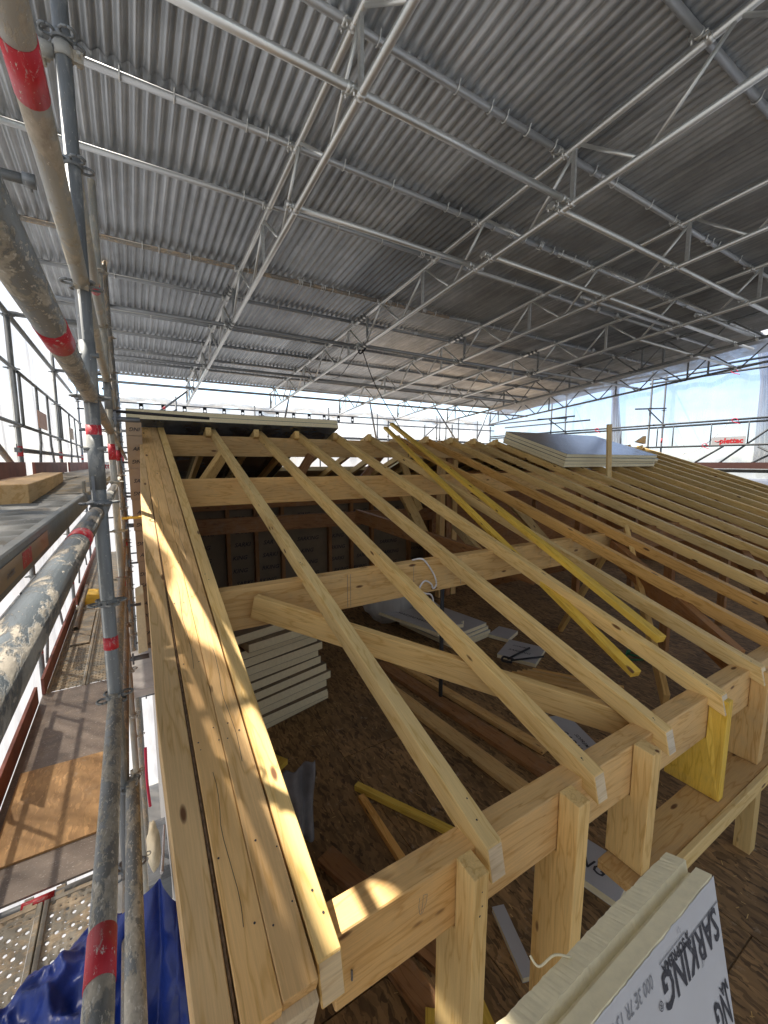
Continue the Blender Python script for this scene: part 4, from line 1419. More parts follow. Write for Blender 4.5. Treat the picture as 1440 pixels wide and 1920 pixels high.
# high crosswise tubes and dark cross tube
for (a, b, mt, lab) in [((-.95, 5.5, 2.55), (-.22, 2.55, 1.27), 'beige', 'stub'),]:
    pass
t = tag(empty('cross_tube', (-.9, 2.9, 1.5)), 'short crosswise tube with coupler at the far upper left edge', 'tube')
tube('tube', (-.95, 2.9, 1.42), (-.32, 2.9, 1.42), M['galv'], t)
bm = bmesh.new(); coupler_bm(bm, (-.34, 2.9, 1.42), (1, 0, 0), .034, .05); bm_obj('coupler', bm, M['galv'], t)
t = tag(empty('cross_tube', (-.9, 3.9, .36)), 'dark crosswise tube end passing behind the second post to the ridge boards', 'tube')
tube('tube', (-.1, 3.9, .395), (.62, 3.9, .375), M['black'], t, r=.012)
# coupler cluster at the head of the nearest post
t = tag(empty('swivel_coupler', (-.1, 1.88, 1.42)), 'swivel coupler gripping the nearest post near the top of the picture', 'coupler')
bm = bmesh.new()
coupler_bm(bm, (-.10, 1.88, 1.35), (0, 0, 1), .029, .04); coupler_bm(bm, (-.15, 1.88, 1.34), (1, .2, .1), .024, .04)
bm_obj('clamp', bm, M['beige'], t)
t = tag(empty('slanting_tube', (-.12, 5.0, .5)), 'thin tube leaning beside the second and third posts', 'tube')
tube('tube', (-.115, 4.15, 1.9), (-.13, 6.9, .45), M['beige'], t)
t = tag(empty('slanting_tube', (-.12, 5.2, 0)), 'short pale slanting tube crossing between the far posts', 'tube')
tube('tube', (-.12, 4.0, .30), (-.02, 7.8, .05), M['beige'], t, r=.02)

# outer guard rail frames, upper and lower level
YF = [2.35, 5.40, 8.35, 12.0]
for k, y in enumerate([-.7, 2.35, 5.40, 8.35, 12.0]):
    t = standard(XO, y, -7.5, 2.3 if k != 2 else 1.42, M['galv'] if k != 4 else M['galvd'], '%s outer scaffold post in front of the left white sheeting' % ORD[k], ros=[1.39, .35, .9, -1.15, -1.65],
                 red=[(.06, .1), (-1.98, .06)], group='outer standards of the left scaffold')
def guard_frame(y0, y1, zb, zt, zl, label, grp, mat=None, sign=None):
    mat = mat or M['galv']
    t = tag(empty('guard_frame', (XO+.03, y0, zb)), label, 'guard rail', grp)
    x = XO+.03
    tube('rail', (x, y0, zt), (x, y1, zt), mat, t, r=.0165, n=12)
    tube('rail', (x, y0, zb), (x, y1, zb), mat, t, r=.0165, n=12)
    L = y1-y0
    for f, dy in ((.33, -.22), (.60, .22)):
        yy = y0+L*f
        bm = bmesh.new()
        path_tube(bm, [(x+.004, yy, zt), (x+.004, yy, zb-.12)] + smooth_path([(x+.004, yy, zb-.14), (x+.004, yy+dy*.3, zb-.22), (x+.004, yy+dy, zl)], 3), .0145, 8)
        bm_obj('upright', bm, mat, t)
    for f in (.02, .98):
        yy = y0+L*f
        tube('upright', (x, yy, zb), (x, yy, zt), mat, t, r=.0145, n=10)
    if sign:
        ya, yb, za, zb2, s, sm, im = sign
        bm = bmesh.new(); bm_box(bm, x+.016, x+.022, ya, yb, za, zb2)
        pn = bm_obj('sign_plate', bm, M[sm], t)
        if s:
            text(s, (x+.0235, (ya+yb)/2, (za+zb2)/2), (0, 1, 0), (0, 0, 1), (zb2-za)*.62, M[im], pn, bold=.02, shear=.15)
    return t
guard_frame(2.40, 5.35, .36, .88, -.14, 'upper guard frame nearest the camera in front of the white sheeting', 'upper guard frames')
guard_frame(5.45, 8.30, .36, .88, -.14, 'upper guard frame in the middle bay holding a small dull plate', 'upper guard frames', sign=(6.25, 6.85, .40, .60, '', 'orange_sign', 'ink'))
guard_frame(8.40, 11.9, .36, .88, -.14, 'farthest upper guard frame on the left', 'upper guard frames', sign=(9.3, 9.9, .42, .62, '', 'foil_brown', 'ink'))
guard_frame(1.2, 4.6, -1.66, -1.15, -2.12, 'lower guard frame near the left edge with orange lettered plate', 'lower guard frames', sign=(3.42, 4.30, -1.80, -1.47, 'plettac', 'orange_sign', 'redprint'))
guard_frame(4.7, 7.7, -1.66, -1.15, -2.12, 'lower guard frame beyond the orange plate', 'lower guard frames', sign=(5.5, 6.1, -1.62, -1.40, '', 'orange_sign', 'ink'))
guard_frame(7.8, 11.9, -1.66, -1.15, -2.12, 'farthest lower guard frame on the left', 'lower guard frames')
for (z, y0, y1, mt, lab) in [(1.41, 3.4, 12.0, 'galv', 'top rail tube along the white sheeting on the left'), (.12, 5.3, 12, 'galv', 'low thin tube along the white sheeting at far left')]:
    yrail('outer_rail', XO, z, y0, y1, M[mt], lab)
t = tag(empty('cross_tube', (-.9, 8.35, 1.42)), 'crosswise tube high between far outer and inner posts', 'tube')
tube('tube', (-.9, 8.35, 1.42), (-.1, 8.35, 1.42), M['galv'], t)
t = tag(empty('cross_tube', (-.9, 5.4, 1.52)), 'crosswise tube meeting the top rail beside the crusted tube', 'tube')
tube('tube', (-.9, 5.45, 1.42), (-.1, 5.45, 1.42), M['galv'], t)
t = tag(empty('slanting_tube', (-.88, 2.8, 0)), 'brownish slanting tube at the left edge above the toe board', 'tube')
tube('tube', (-.87, 3.2, .55), (-.87, 5.2, -.14), M['brownsteel'], t)

# toe boards
def toe(x, y0, y1, z0, z1, label, grp):
    bm = bmesh.new()
    bm_box(bm, x-.012, x+.012, y0, y1, z0, z1)
    bevel(bm, .002)
    return tag(bm_obj('toe_board', bm, M['toe']), label, 'toe board', grp)
toe(-.815, 2.45, 5.0, -.145, .002, 'near red brown toe board on the upper deck at the left edge', 'upper toe boards')
toe(-.80, 5.35, 7.9, -.145, .002, 'middle red brown toe board on the upper deck', 'upper toe boards')
toe(-.79, 8.15, 11.9, -.145, .002, 'far red brown toe board on the upper deck', 'upper toe boards')
toe(-.825, 1.2, 4.60, -2.14, -1.985, 'long rusty red toe board along the lower deck at left', 'lower toe boards')
toe(-.80, 4.75, 7.45, -2.14, -1.985, 'second rusty toe board along the lower deck', 'lower toe boards')
toe(-.79, 7.6, 11.9, -2.14, -2.0, 'farthest rusty toe board of the lower deck', 'lower toe boards')

# decks
def perforated(name, x0, x1, y0, y1, z, cell, holes, mat, parent, lift=.0):
    nx_, ny_ = max(1, int((x1-x0)/cell[0])), max(1, int((y1-y0)/cell[1]))
    cx_, cy_ = (x1-x0)/nx_, (y1-y0)/ny_
    vs, fs = [], []
    rr = random.Random(int(y0*100))
    for i in range(nx_):
        for j in range(ny_):
            ox, oy = x0+(i+.5)*cx_, y0+(j+.5)*cy_
            rad = holes(i, j, rr)
            if rad is None:
                b = len(vs)
                vs += [(ox-cx_/2, oy-cy_/2, z), (ox+cx_/2, oy-cy_/2, z), (ox+cx_/2, oy+cy_/2, z), (ox-cx_/2, oy+cy_/2, z)]
                fs.append((b, b+1, b+2, b+3)); continue
            rx, ry = rad
            b = len(vs)
            for q in range(8):
                a = math.pi/8+q*math.pi/4
                ca, sa = math.cos(a), math.sin(a)
                k_ = 1/max(abs(ca), abs(sa))
                vs.append((ox+ca*k_*cx_/2, oy+sa*k_*cy_/2, z))
            for q in range(8):
                a = math.pi/8+q*math.pi/4
                vs.append((ox+math.cos(a)*rx, oy+math.sin(a)*ry, z+lift))
            for q in range(8):
                a = math.pi/8+q*math.pi/4
                vs.append((ox+math.cos(a)*rx, oy+math.sin(a)*ry, z-.006))
            for q in range(8):
                p = (q+1) % 8
                fs.append((b+q, b+p, b+8+p, b+8+q)); fs.append((b+8+q, b+8+p, b+16+p, b+16+q))
            for cnr in range(4):
                q = cnr*2
                a = math.pi/4+cnr*math.pi/2
                vs.append((ox+(1 if math.cos(a) > 0 else -1)*cx_/2, oy+(1 if math.sin(a) > 0 else -1)*cy_/2, z))
                fs.append((b+q, len(vs)-1, b+q+1))
    return pyd(name, vs, fs, mat, parent)

def deck_frame(x0, x1, y0, y1, z, mat, parent, h=.06):
    for xa, xb in ((x0, x0+.022), (x1-.022, x1)):
        bm = bmesh.new()
        bm_box(bm, xa, xb, y0, y1, z-h, z+.006)
        bevel(bm, .003)
        bm_obj('side_channel', bm, mat, parent)
    for yy in (y0, y1):
        s = 1 if yy == y1 else -1
        bm = bmesh.new(); bm_box(bm, x0+.024, x1-.024, yy-.02, yy+.004, z-h, z+.001); bm_obj('end_channel', bm, mat, parent)
        for f in (.2, .8):
            bm = bmesh.new()
            xx = x0+(x1-x0)*f
            bm_box(bm, xx-.018, xx+.018, min(yy, yy+s*.06), max(yy, yy+s*.06), z-.010, z-.002); bm_obj('hook', bm, mat, parent)

def ribbed(name, x0, x1, y0, y1, z, mat, parent, pitch=.105, amp=.010):
    nx_ = int((x1-x0)/.02); ny_ = int((y1-y0)/(pitch/14))
    vs, fs = [], []
    for j in range(ny_+1):
        for i in range(nx_+1):
            x, y = x0+(x1-x0)*i/nx_, y0+(y1-y0)*j/ny_
            ph = .016*math.sin(x*38+math.sin(y*9)*2)+.004*noise.noise(Vector((x*25, y*6, 1)))
            t_ = math.sin(2*math.pi*(y+ph)/pitch)
            r_ = max(0, t_-.25)/.75
            vs.append((x, y, z+amp*(r_**.7*1.3-.3)))
    for j in range(ny_):
        for i in range(nx_):
            a = j*(nx_+1)+i
            fs.append((a, a+1, a+nx_+2, a+nx_+1))
    return pyd(name, vs, fs, mat, parent, None, True)

dk = tag(empty('scaffold_deck', (-.5, 0, -.15)), 'ribbed grey steel deck at eye level on the left, nearest bay', 'deck')
for a, b in ((-.80, -.495), (-.485, -.175)):
    ribbed('ribbed_plate', a+.022, b-.022, -.4, 2.42, -.155, M['deck'], dk)
    deck_frame(a, b, -.42, 2.43, -.15, M['deck'], dk)
bm = bmesh.new(); bm_box(bm, -.1745, -.1735, .78, 1.25, -.195, -.160)
lb_ = bm_obj('maker_label', bm, M['foil_brown'], dk)
bm = bmesh.new(); bm_box(bm, -.1737, -.1729, .97, 1.05, -.193, -.163); bm_obj('red_mark', bm, M['red'], dk)
text('LAYHER', (-.1731, .88, -.178), (0, 1, 0), (0, 0, 1), .018, M['inkgrey'], dk) if False else None
text('plettac', (-.1731, .88, -.178), (0, 1, 0), (0, 0, 1), .020, M['inkgrey'], lb_)
bm = bmesh.new(); bm_box(bm, -.185, -.176, 2.33, 2.40, -.14, -.085); bm_obj('lock_tab', bm, M['deck2'], dk)
t = tag(empty('cross_tube', (-.5, 2.47, -.17)), 'crosswise transom tube between the ribbed deck and the dusty deck', 'tube')
tube('tube', (-.9, 2.475, -.18), (XI, 2.475, -.18), M['galv'], t)
dk = tag(empty('scaffold_deck', (-.5, 3.9, -.15)), 'dusty sunlit deck at eye level on the left, second bay', 'deck')
for a, b in ((-.80, -.495), (-.485, -.175)):
    ribbed('ribbed_plate', a+.022, b-.022, 2.54, 5.38, -.155, M['deck2'], dk, pitch=.10, amp=.004)
    deck_frame(a, b, 2.53, 5.39, -.15, M['deck2'], dk)
dk = tag(empty('scaffold_deck', (-.5, 8, -.15)), 'far dusty deck at eye level on the left', 'deck')
bm = bmesh.new(); bm_box(bm, -.80, -.18, 5.46, 11.9, -.2, -.15); bm_obj('plate', bm, M['deck2'], dk)
tb = beam('timber', (-.372, 1.93, -.113), (-.50, 4.05, -.113), .13, .072, M['plank'], None, seg=3)
tag(tb, 'short thick squared timber lying on the eye level deck at the left edge', 'timber')
tb = beam('timber', (-.56, 2.3, -.125), (-.66, 3.9, -.125), .08, .045, M['beamd'], None, seg=3)
tag(tb, 'dark thin board in the shade beside the thick timber', 'board')

# lower deck
dk = tag(empty('scaffold_deck', (-.5, 1.5, -2.15)), 'perforated steel planks of the lower deck beside the blue tarpaulin', 'deck')
def hl(i, j, rr):
    if (i+j) % 2 == 0:
        return (.0085, .0095) if j % 3 else (.006, .006)
    return (.0035, .0035) if rr.random() < .7 else None
for a, b in ((-.80, -.49), (-.484, -.195)):
    perforated('perforated_plate', a+.024, b-.024, .2, 2.41, -2.152, (.030, .034), hl, M['deck2'], dk, lift=-.003)
    deck_frame(a, b, .18, 2.42, -2.15, M['deck2'], dk, .05)
t = tag(empty('cross_tube', (-.5, 2.46, -2.18)), 'crosswise transom tube with a red band at the end of the perforated planks', 'tube')
tube('tube', (-.9, 2.455, -2.175), (XI, 2.455, -2.175), M['galv'], t)
tube('red_band', (-.58, 2.455, -2.175), (-.45, 2.455, -2.175), M['red'], t, r=.0255)
def slab(name, pts, z, th, mat, label):
    vs = [(x, y, z) for x, y in pts]+[(x, y, z-th) for x, y in pts]
    n_ = len(pts)
    fs = [tuple(range(n_)), tuple(range(2*n_-1, n_-1, -1))]+[(i, i+n_, (i+1) % n_+n_, (i+1) % n_) for i in range(n_)]
    return tag(pyd(name, vs, fs, mat), label, 'board')
slab('plywood', [(-.81, 2.492), (-.2, 2.492), (-.2, 4.77), (-.81, 4.77)], -2.145, .012, M['ply_dirty'], 'long dark muddy plywood sheet covering the lower deck')
slab('osb_panel', [(-.765, 2.74), (-.235, 2.74), (-.235, 3.53), (-.765, 3.56)], -2.132, .012, M['osb_bright'], 'bright orange chipboard panel lying on the muddy plywood of the lower deck')
dk = tag(empty('scaffold_deck', (-.5, 6, -2.15)), 'worn perforated steel planks of the lower deck beyond the muddy plywood', 'deck')
def hl2(i, j, rr):
    return (.0075, .0105) if (i+j) % 2 == 0 else None
for a, b in ((-.79, -.49), (-.484, -.195)):
    perforated('perforated_plate', a+.024, b-.024, 4.80, 7.35, -2.152, (.030, .032), hl2, M['deck2'], dk, lift=.003)
    deck_frame(a, b, 4.78, 7.37, -2.15, M['deck2'], dk, .05)
slab('plywood', [(-.72, 5.9), (-.53, 5.9), (-.53, 7.2), (-.72, 7.2)], -2.13, .012, M['deck2'], 'narrow pale board lying along the worn planks')
dk = tag(empty('scaffold_deck', (-.5, 9, -2.15)), 'farthest dusty planks of the lower deck', 'deck')
bm = bmesh.new(); bm_box(bm, -.79, -.2, 7.45, 11.9, -2.2, -2.15); bm_obj('plate', bm, M['deck2'], dk)
yw = prism('wooden_block', [(-.70, 7.6, -2.15), (-.48, 7.6, -2.15), (-.50, 7.6, -2.02), (-.66, 7.6, -2.0)], (0, .35, 0), M['yellow'], None, bev=.003)
tag(yw, 'yellow wooden piece on the far part of the lower deck', 'block')
t = tag(empty('tube_bundle', (-.6, 8, -2.1)), 'beige tube lying along the toe board at the far lower deck', 'tube')
tube('tube', (-.70, 6.4, -2.11), (-.74, 8.6, -2.11), M['brownsteel'], t, r=.03)

# far lettered toe boards closing the scaffold end
for z0, z1, s, lab in ((-.19, .01, 'plettac', 'far white plate with red lettering at eye level behind the nearest post'), (-2.42, -2.19, 'PLETTAC', 'far white plate with red lettering down at the end of the lower deck')):
    bm = bmesh.new(); bm_box(bm, -.9, -.12, 12.0, 12.03, z0, z1)
    pn = tag(bm_obj('lettered_plate', bm, M['white']), lab, 'sign')
    text(s, (-.46, 11.997, (z0+z1)/2), (1, 0, 0), (0, 0, 1), .17, M['redprint'], pn, bold=.02, shear=0)

# ------------------------------------------------------------------ far and right scaffold
GF = 'posts of the far scaffold'
for k, x in enumerate([1.1, 3.2, 5.2, 7.3, 9.3, 10.0, 10.3, 11.9]):
    for y in (11.7, 12.4):
        standard(x, y, -7, 1.35 if (k+(y > 12)) % 2 else 1.62, M['galv_shade'], 'thin %s post of the far scaffold, %s row' % (ORD[k], 'front' if y < 12 else 'back'), ros=(.85, .35), group=GF)
for z, y, lab in ((.72, 11.7, 'upper front rail of the far scaffold'), (.80, 12.4, 'upper back rail of the far scaffold'), (.35, 11.7, 'lower front rail of the far scaffold'), (.25, 12.4, 'lower back rail of the far scaffold'), (1.40, 11.7, 'perforated ledger rail just above the ridge boards'), (-.2, 11.7, 'deck level ledger of the far scaffold'), (-1.3, 11.7, 'low ledger of the far scaffold'), (-2.2, 11.7, 'lowest visible ledger of the far scaffold')):
    t = tag(empty('far_rail', (5, y, z)), lab, 'scaffold rail')
    tube('tube', (-.9, y, z), (12.1, y, z), M['galv_shade'], t, r=.018, n=8)
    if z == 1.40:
        tube('tube', (-.9, y, 1.20), (12.1, y, 1.20), M['galv_shade'], t, r=.018, n=8)
        x = .35
        while x < 6.2:
            bm = bmesh.new()
            c = Vector((x, y-.02, 1.30))
            o8 = []; i8 = []
            for q in range(12):
                a = 2*math.pi*q/12
                ca, sa = math.cos(a), math.sin(a)
                k_ = 1/max(abs(ca)/.045, abs(sa)/.085)
                o8.append(bm.verts.new(c+Vector((ca*k_, 0, sa*k_)))); i8.append(bm.verts.new(c+Vector((ca*.03, 0, sa*.03))))
            for q in range(12):
                bm.faces.new((o8[q], o8[(q+1) % 12], i8[(q+1) % 12], i8[q]))
            bmesh.ops.solidify(bm, geom=bm.faces[:], thickness=.01)
            bm_obj('web_plate', bm, M['galv_shade'], t)
            x += .47
for k, (x0, x1) in enumerate([(1.1, .2), (3.2, 4.5), (5.2, 4.0), (7.3, 8.6), (9.3, 8.2)]):
    t = tag(empty('far_brace', (x0, 11.65, .3)), '%s slanting brace from the left in the far scaffold' % ORD[k], 'tube', 'braces of the far scaffold')
    tube('tube', (x0, 11.65, 1.30), (x1, 11.65, .45), M['galv_shade'], t, r=.018, n=8)

GR = 'posts of the right scaffold'
XR, XQ = 12.1, 12.92
for k, y in enumerate([-.1, 2.95, 6.05, 9.15]):
    for x in (XR, XQ):
        standard(x, y if x == XR else y+.05, -7, 2.40 if k > 1 else 3.2, M['galv_shade'], '%s %s post of the right scaffold' % (ORD[k], 'inner' if x == XR else 'outer'), ros=(2.3, 1.45, 1.0, .42), red=[(.55, .12)] if x == XQ else (), group=GR)
for z, x, y0, y1, lab in ((.99, XR, -1, 11.9, 'upper guard rail along the right scaffold'), (.92, XR+.02, -1, 11.9, 'second bar close under the upper right guard rail'), (.40, XR, -1, 7.2, 'lower guard rail along the right scaffold'),
                      (2.09, XR, -1, 6.1, 'high tube along the right scaffold'), (2.34, XQ, -1, 11.9, 'highest tube of the right scaffold against the clear sheeting'), (2.30, XR, 2.9, 11.9, 'dark high tube meeting the right post heads'), (-.21, XR+.02, -1, 11.9, 'grey deck edge tube below the right toe board'), (1.45, XR, 8.3, 11.9, 'middle tube at the far corner of the right scaffold'), (1.37, XQ, 8.3, 11.9, 'second middle tube at the far corner of the right scaffold')):
    t = tag(empty('right_rail', (x, 4, z)), lab, 'scaffold rail')
    tube('tube', (x, y0, z), (x, y1, z), M['galv_shade'], t, r=.026, n=10)
gfr = tag(empty('guard_frame', (XR, 5, .4)), 'guard frame with thin uprights on the right scaffold, white lettered plate in it', 'guard rail')
for y in (6.8, 5.83, 5.45, 4.62, 3.9, 2.6, 1.4):
    tube('upright', (XR, y, .40), (XR, y, .93), M['galv_shade'], gfr, r=.014, n=8)
bm = bmesh.new(); bm_box(bm, XR-.02, XR-.012, 3.93, 4.59, .405, .60)
pn = bm_obj('sign_plate', bm, M['sign'], gfr)
text('plettac', (XR-.0215, 4.20, .50), (0, -1, 0), (0, 0, 1), .165, M['redprint'], pn, bold=.05, shear=.05)
bm = bmesh.new(); path_tube(bm, [(XR-.022, 4.52, .51), (XR-.022, 4.47, .485), (XR-.022, 4.42, .50), (XR-.022, 4.40, .515)], .008, 4); bm_obj('logo_mark', bm, M['redprint'], pn)
bm = bmesh.new(); bm_box(bm, XR-.03, XR, -.8, 5.0, -.145, .0)
tag(bm_obj('toe_board', bm, simple('dark_toe', (.07, .03, .025), .6)), 'long dark toe board on the right scaffold beyond the last rafter', 'toe board')
for a, b, lab in (((XQ, 4.85, -.15), (XQ, 3.2, 1.3), 'dark diagonal brace rising at the right edge'), ((XQ, 4.1, -.05), (XQ, 3.0, .62), 'lower dark diagonal brace at the right edge'), ((XR, 4.9, .0), (XR, 4.35, .38), 'short bent leg of the right guard frame'), ((XR, 3.7, .35), (XR, 3.1, .0), 'second bent leg of the right guard frame')):
    t = tag(empty('diagonal_brace', a), lab, 'tube')
    tube('tube', a, b, M['galv_shade'], t, r=.024, n=10)
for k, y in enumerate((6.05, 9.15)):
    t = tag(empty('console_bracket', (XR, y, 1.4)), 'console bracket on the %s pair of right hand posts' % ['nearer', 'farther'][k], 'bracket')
    tube('arm', (XR-.55, y+.1, 1.40), (XQ, y, 1.50), M['galv_shade'], t, r=.02, n=8)
    tube('stay', (XR-.1, y, 1.40), (XQ, y, 1.02), M['galv_shade'], t, r=.016, n=8)
    tube('arm', (XR, y, 2.32), (XQ, y, 2.26), M['galv_shade'], t, r=.02, n=8)
bm = bmesh.new(); bm_box(bm, XR, XQ, -.8, 11.8, -.21, -.16)
tag(bm_obj('scaffold_deck', bm, M['deck']), 'deck of the right scaffold beyond the rafters', 'deck')

# ------------------------------------------------------------------ plastic sheeting
def curtain(name, o, ux, uz, nu, nv, fold, mat, label, topfn=None, seed=0, nrm_=None):
    o, ux, uz = Vector(o), Vector(ux), Vector(uz)
    n_ = ux.cross(uz).normalized()
    Lu, Lz = ux.length, uz.length
    vs, fs = [], []
    for j in range(nv+1):
        for i in range(nu+1):
            u, v = i/nu, j/nv
            a, b = u*Lu, v*Lz
            d = fold*(noise.noise(Vector((a*1.6+seed, b*.22, 0)))*1.6+noise.noise(Vector((a*5.5+b*.5+seed, b*.6, 3)))*.45+noise.noise(Vector((a*2.2, b*2.0, seed+8)))*.4)
            p = o+ux*u+uz*v+n_*d
            if topfn and j > nv*.8:
                p = topfn(u, (v-.8)/.2, p, a)
            vs.append(p)
    for j in range(nv):
        for i in range(nu):
            a = j*(nu+1)+i
            fs.append((a, a+1, a+nu+2, a+nu+1))
    return tag(pyd(name, vs, fs, M[mat], None, None, True), label, 'sheeting')
def lean_left(u, t, p, a):
    y = p.y
    zt = rz(y, 2.66)
    if t > .5:
        k_ = (t-.5)*2
        p = Vector((p.x+.30*k_, p.y, p.z))
    return p
curtain('white_sheeting', (-1.08, -2.2, -9.1), (0, 15.0, 0), (0, 0, 11.4), 300, 110, .085, 'film', 'tall white plastic sheeting behind the left scaffold', seed=2)
def droop(u, t, p, a):
    if t >= 0:
        s = .10*math.sin(a*2.9)+.05*noise.noise(Vector((a*3, 0, 0)))
        return p+Vector((0, -.05*math.sin(t*9), s*t*.8))
    return p
curtain('white_sheeting', (-1.08, 12.85, -9.1), (14.1, 0, 0), (0, 0, 10.72), 300, 100, .08, 'film', 'white plastic sheeting along the far side with a drooping top edge', topfn=droop, seed=5)
curtain('clear_sheeting', (13.05, 13.0, -9.1), (0, -15.5, 0), (0, 0, 12.9), 260, 90, .05, 'film_clear', 'clear bluish plastic sheeting behind the right scaffold', seed=9)
curtain('white_sheeting', (13.0, -2.7, -9.1), (-14.0, 0, 0), (0, 0, 11.9), 120, 50, .08, 'film', 'added unseen white sheeting behind the camera, cutting sky light from the near side', seed=15)  # out of view, added to hold back sky light from behind
# bunched plastic along edges
def bunch(name, pts, r, label, seed):
    P = smooth_path(pts, 14)
    bm = bmesh.new()
    rings = []
    for i, p in enumerate(P):
        d = P[min(i+1, len(P)-1)]-P[max(i-1, 0)]
        d, y, z = axes(d, (0.1, 0.2, 1))
        rg = []
        for q in range(12):
            a = 2*math.pi*q/12
            rr = r*(1+.55*noise.noise(Vector((i*.35+seed, q*1.1, 0)))+.35*math.sin(i*.5+seed))
            rg.append(bm.verts.new(p+y*math.cos(a)*rr+z*math.sin(a)*rr*1.2))
        rings.append(rg)
    for a, b in zip(rings[:-1], rings[1:]):
        for q in range(12):
            bm.faces.new((a[q], a[(q+1) % 12], b[(q+1) % 12], b[q]))
    return tag(bm_obj(name, bm, M['film_bundle'], smooth=True), label, 'sheeting')
bunch('bunched_sheeting', [(-.82, y, rz(y, 2.56)-.04*math.sin(y*2)) for y in (-1.5, .5, 2, 3.2, 4.2, 5.0, 5.8, 6.8, 8, 9.5, 10.3)], .055, 'knotted bundle of white plastic along the left edge of the sheets', 1)
bunch('bunched_sheeting', [(x, 12.75, 1.60+.07*math.sin(x*2.9)) for x in [-.8+.8*k for k in range(17)]], .06, 'drooping roll of plastic on top of the far sheeting', 6)
# white flap under the right sheet edge and hanging folds
def flap(u, v, p):
    return p+Vector((.04*math.sin(u*40), 0, .03*noise.noise(Vector((u*20, v*2, 0)))))
o = cloth_sheet('sheeting_flap', (10.02, -1.5, rz(-1.5, 2.70)), (0, 11.6, -11.6*TB), (.85, 0, -.25), 120, 8, flap, M['film_bundle'])
tag(o, 'whitish plastic flap hanging under the right hand edge of the sheets', 'sheeting')
for k, (y, s) in enumerate(((4.0, 1.0), (7.6, .8))):
    def fall(u, v, p, s=s):
        w_ = .35+.65*abs(v-.35)*1.4
        return Vector((p.x, p.y+(u-.5)*.55*w_*s, p.z))+Vector((.05*math.sin(u*30+v), 0, 0))
    o = cloth_sheet('hanging_fold', (12.95, y, 3.0), (0, .02, 0), (0, -.25, -3.1), 30, 30, fall, M['film_fold'])
    tag(o, '%s vertical fold of plastic tied at the rail on the right' % ['nearer', 'farther'][k], 'sheeting')
for k, (z, y) in enumerate(((2.1, 4.25), (.98, 4.15), (.42, 4.7), (.98, 7.5))):
    bm = bmesh.new(); path_tube(bm, smooth_path([(12.06, y-.06, z-.03), (12.06, y, z+.04), (12.06, y+.07, z), (12.06, y+.02, z-.05), (12.06, y-.1, z-.10)], 4), .008, 5)
    tag(bm_obj('red_tie', bm, M['redstrap']), '%s red tie knotted on the right hand rails' % ORD[k], 'tie', 'red ties on the right rails')
bm = bmesh.new(); path_tube(bm, smooth_path([(12.3, 5.3, .2), (12.3, 4.9, .35), (12.3, 4.5, .75), (12.3, 4.35, .98)], 5), .01, 5)
tag(bm_obj('cord', bm, M['rope']), 'thin loose cord hanging left of the white lettered plate', 'cord')

# ------------------------------------------------------------------ blue tarpaulin and things in the gap
def crease(x, y, s):
    n1 = noise.noise(Vector((x*1.0, y*1.0, s)))
    n2 = noise.noise(Vector((x*2.3, y*2.1, s+7)))
    return (1-abs(n1)*2.2)*.6+(1-abs(n2)*2.2)*.3
def tarp_r(u, v, p):
    pk = Vector((.012, 1.553, -1.475))
    L0 = Vector((-.19, 1.66, -1.68)); R0 = Vector((.105, 1.47, -1.665))
    top_ = L0.lerp(pk, u/.62) if u < .62 else pk.lerp(R0, (u-.62)/.38)
    bl = Vector((-.24, 1.50, -2.3)); br_ = Vector((.118, 1.36, -2.3))
    bt = bl.lerp(br_, u)
    q = top_.lerp(bt, v)
    ang = (u-.60)/(v*.55+.22)
    d = .075*abs(math.sin(ang*3.4+.6*noise.noise(Vector((ang*2, v*2.5, 0)))))+.03*crease(u*3+v*2, v*3.5, 5)+.02*noise.noise(Vector((u*6+v*5, v*4, 9)))
    if u > .80:
        d += .02
    return q+Vector((-.35, -.9, .15))*d*(.25+v)
o = cloth_sheet('blue_tarpaulin', (0, 0, 0), (1, 0, 0), (0, 1, 0), 90, 90, tarp_r, M['tarp'])
tag(o, 'dark blue tarpaulin draped to a peak between scaffold and verge beam', 'tarpaulin')
dl = tag(empty('eyelet', (.088, 1.43, -1.80)), 'metal eyelet in the right fold of the blue tarpaulin', 'eyelet')
bm = bmesh.new(); path_tube(bm, [Vector((.085+.0075*math.cos(a), 1.395, -1.80+.009*math.sin(a))) for a in [i*.6283 for i in range(11)]], .0028, 6); bm_obj('ring', bm, M['alu'], dl)
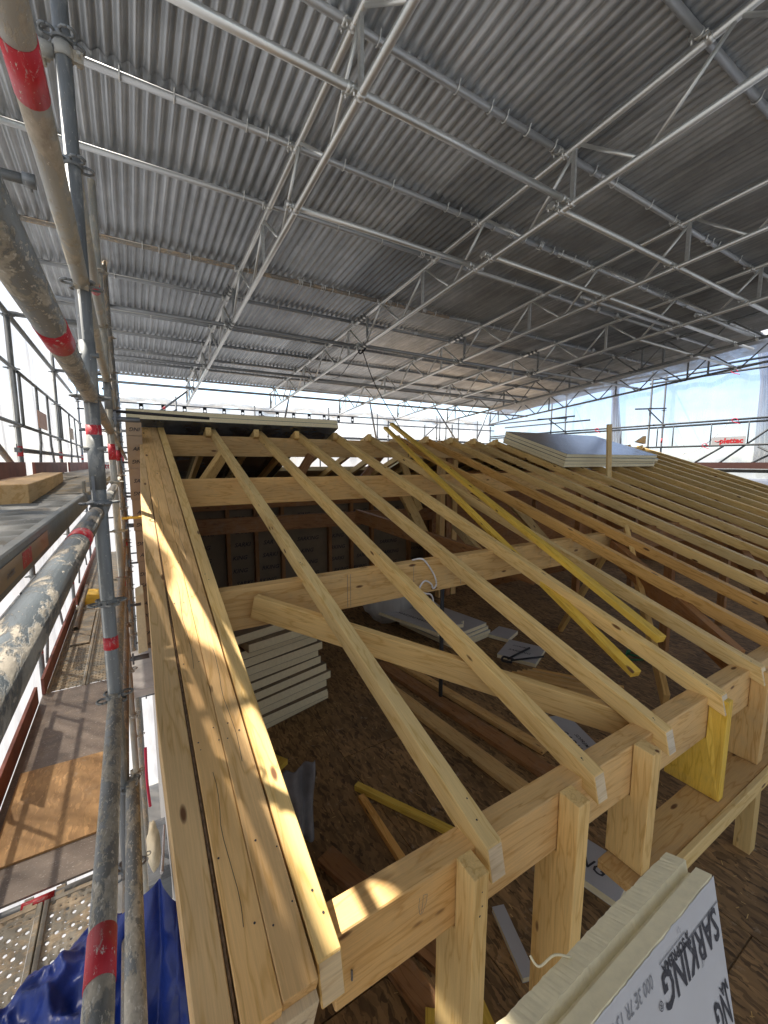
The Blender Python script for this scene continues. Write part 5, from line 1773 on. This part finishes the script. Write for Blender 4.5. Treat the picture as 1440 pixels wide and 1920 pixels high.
def tarp_l(u, v, p):
    x = -.72+u*.57; y = 1.20+v*(.62+.32*min(1, u*1.25))
    fall = min(1, (1-v)*4.5)*min(1, (u+.05)*3.2)
    hgt = .21*fall*(.55+.6*crease(x*4, y*3.2, 11))+.035*crease(x*9, y*7, 2)
    return Vector((x+.05*noise.noise(Vector((y*4, 3, 0))), y+.06*noise.noise(Vector((x*6, 0, 2))), -2.14+max(0, hgt)))
o = cloth_sheet('blue_tarpaulin', (0, 0, 0), (1, 0, 0), (0, 1, 0), 90, 90, tarp_l, M['tarp'])
tag(o, 'bright blue crumpled tarpaulin heaped on the perforated planks', 'tarpaulin')
o = blob('sandbag', (-.02, 5.3, -4.6), (.07, .25, .25), M['sand'], 4, .2)
tag(o, 'beige sack seen down in the gap beside the verge beam', 'sack')
bm = bmesh.new(); path_tube(bm, smooth_path([(-.035, 6.0, -3.75), (-.045, 6.0, -4.2), (-.03, 6.0, -4.6)], 4), .018, 8)
tag(bm_obj('red_strap', bm, M['redstrap']), 'red strap hanging down in the gap beside the verge beam', 'strap')
bm = bmesh.new(); path_tube(bm, smooth_path([(.045, 2.3, -1.9), (.03, 2.0, -1.75), (.02, 1.7, -1.55), (.012, 1.56, -1.47)], 5), .005, 6)
tag(bm_obj('rope', bm, M['rope']), 'thin twisted rope running to the peak of the blue tarpaulin', 'rope')
bm = bmesh.new(); bm_box(bm, -.1, .14, 5.2, 6.2, -5.3, -5.0)
tag(bm_obj('dark_ledge', bm, M['galvd']), 'dark slab low in the gap behind the tarpaulin peak', 'ledge')
for k, z in enumerate((-2.75, -3.1, -3.5, -3.95, -4.3)):
    t = tag(empty('gap_ledger', (0, 8.5, z)), '%s crosswise tube from the top seen down in the gap' % ORD[k], 'tube', 'tubes seen in the gap')
    tube('tube', (-.5, 8.5, z), (.5, 8.5, z), M['galvd'], t, n=8, r=.022 if k % 2 else .014)
t = tag(empty('gap_upright', (.02, 8.4, -3.5)), 'thin upright bar seen down in the gap', 'tube')
tube('tube', (.02, 8.4, -4.3), (.02, 8.4, -3.1), M['galvd'], t, n=6, r=.012)
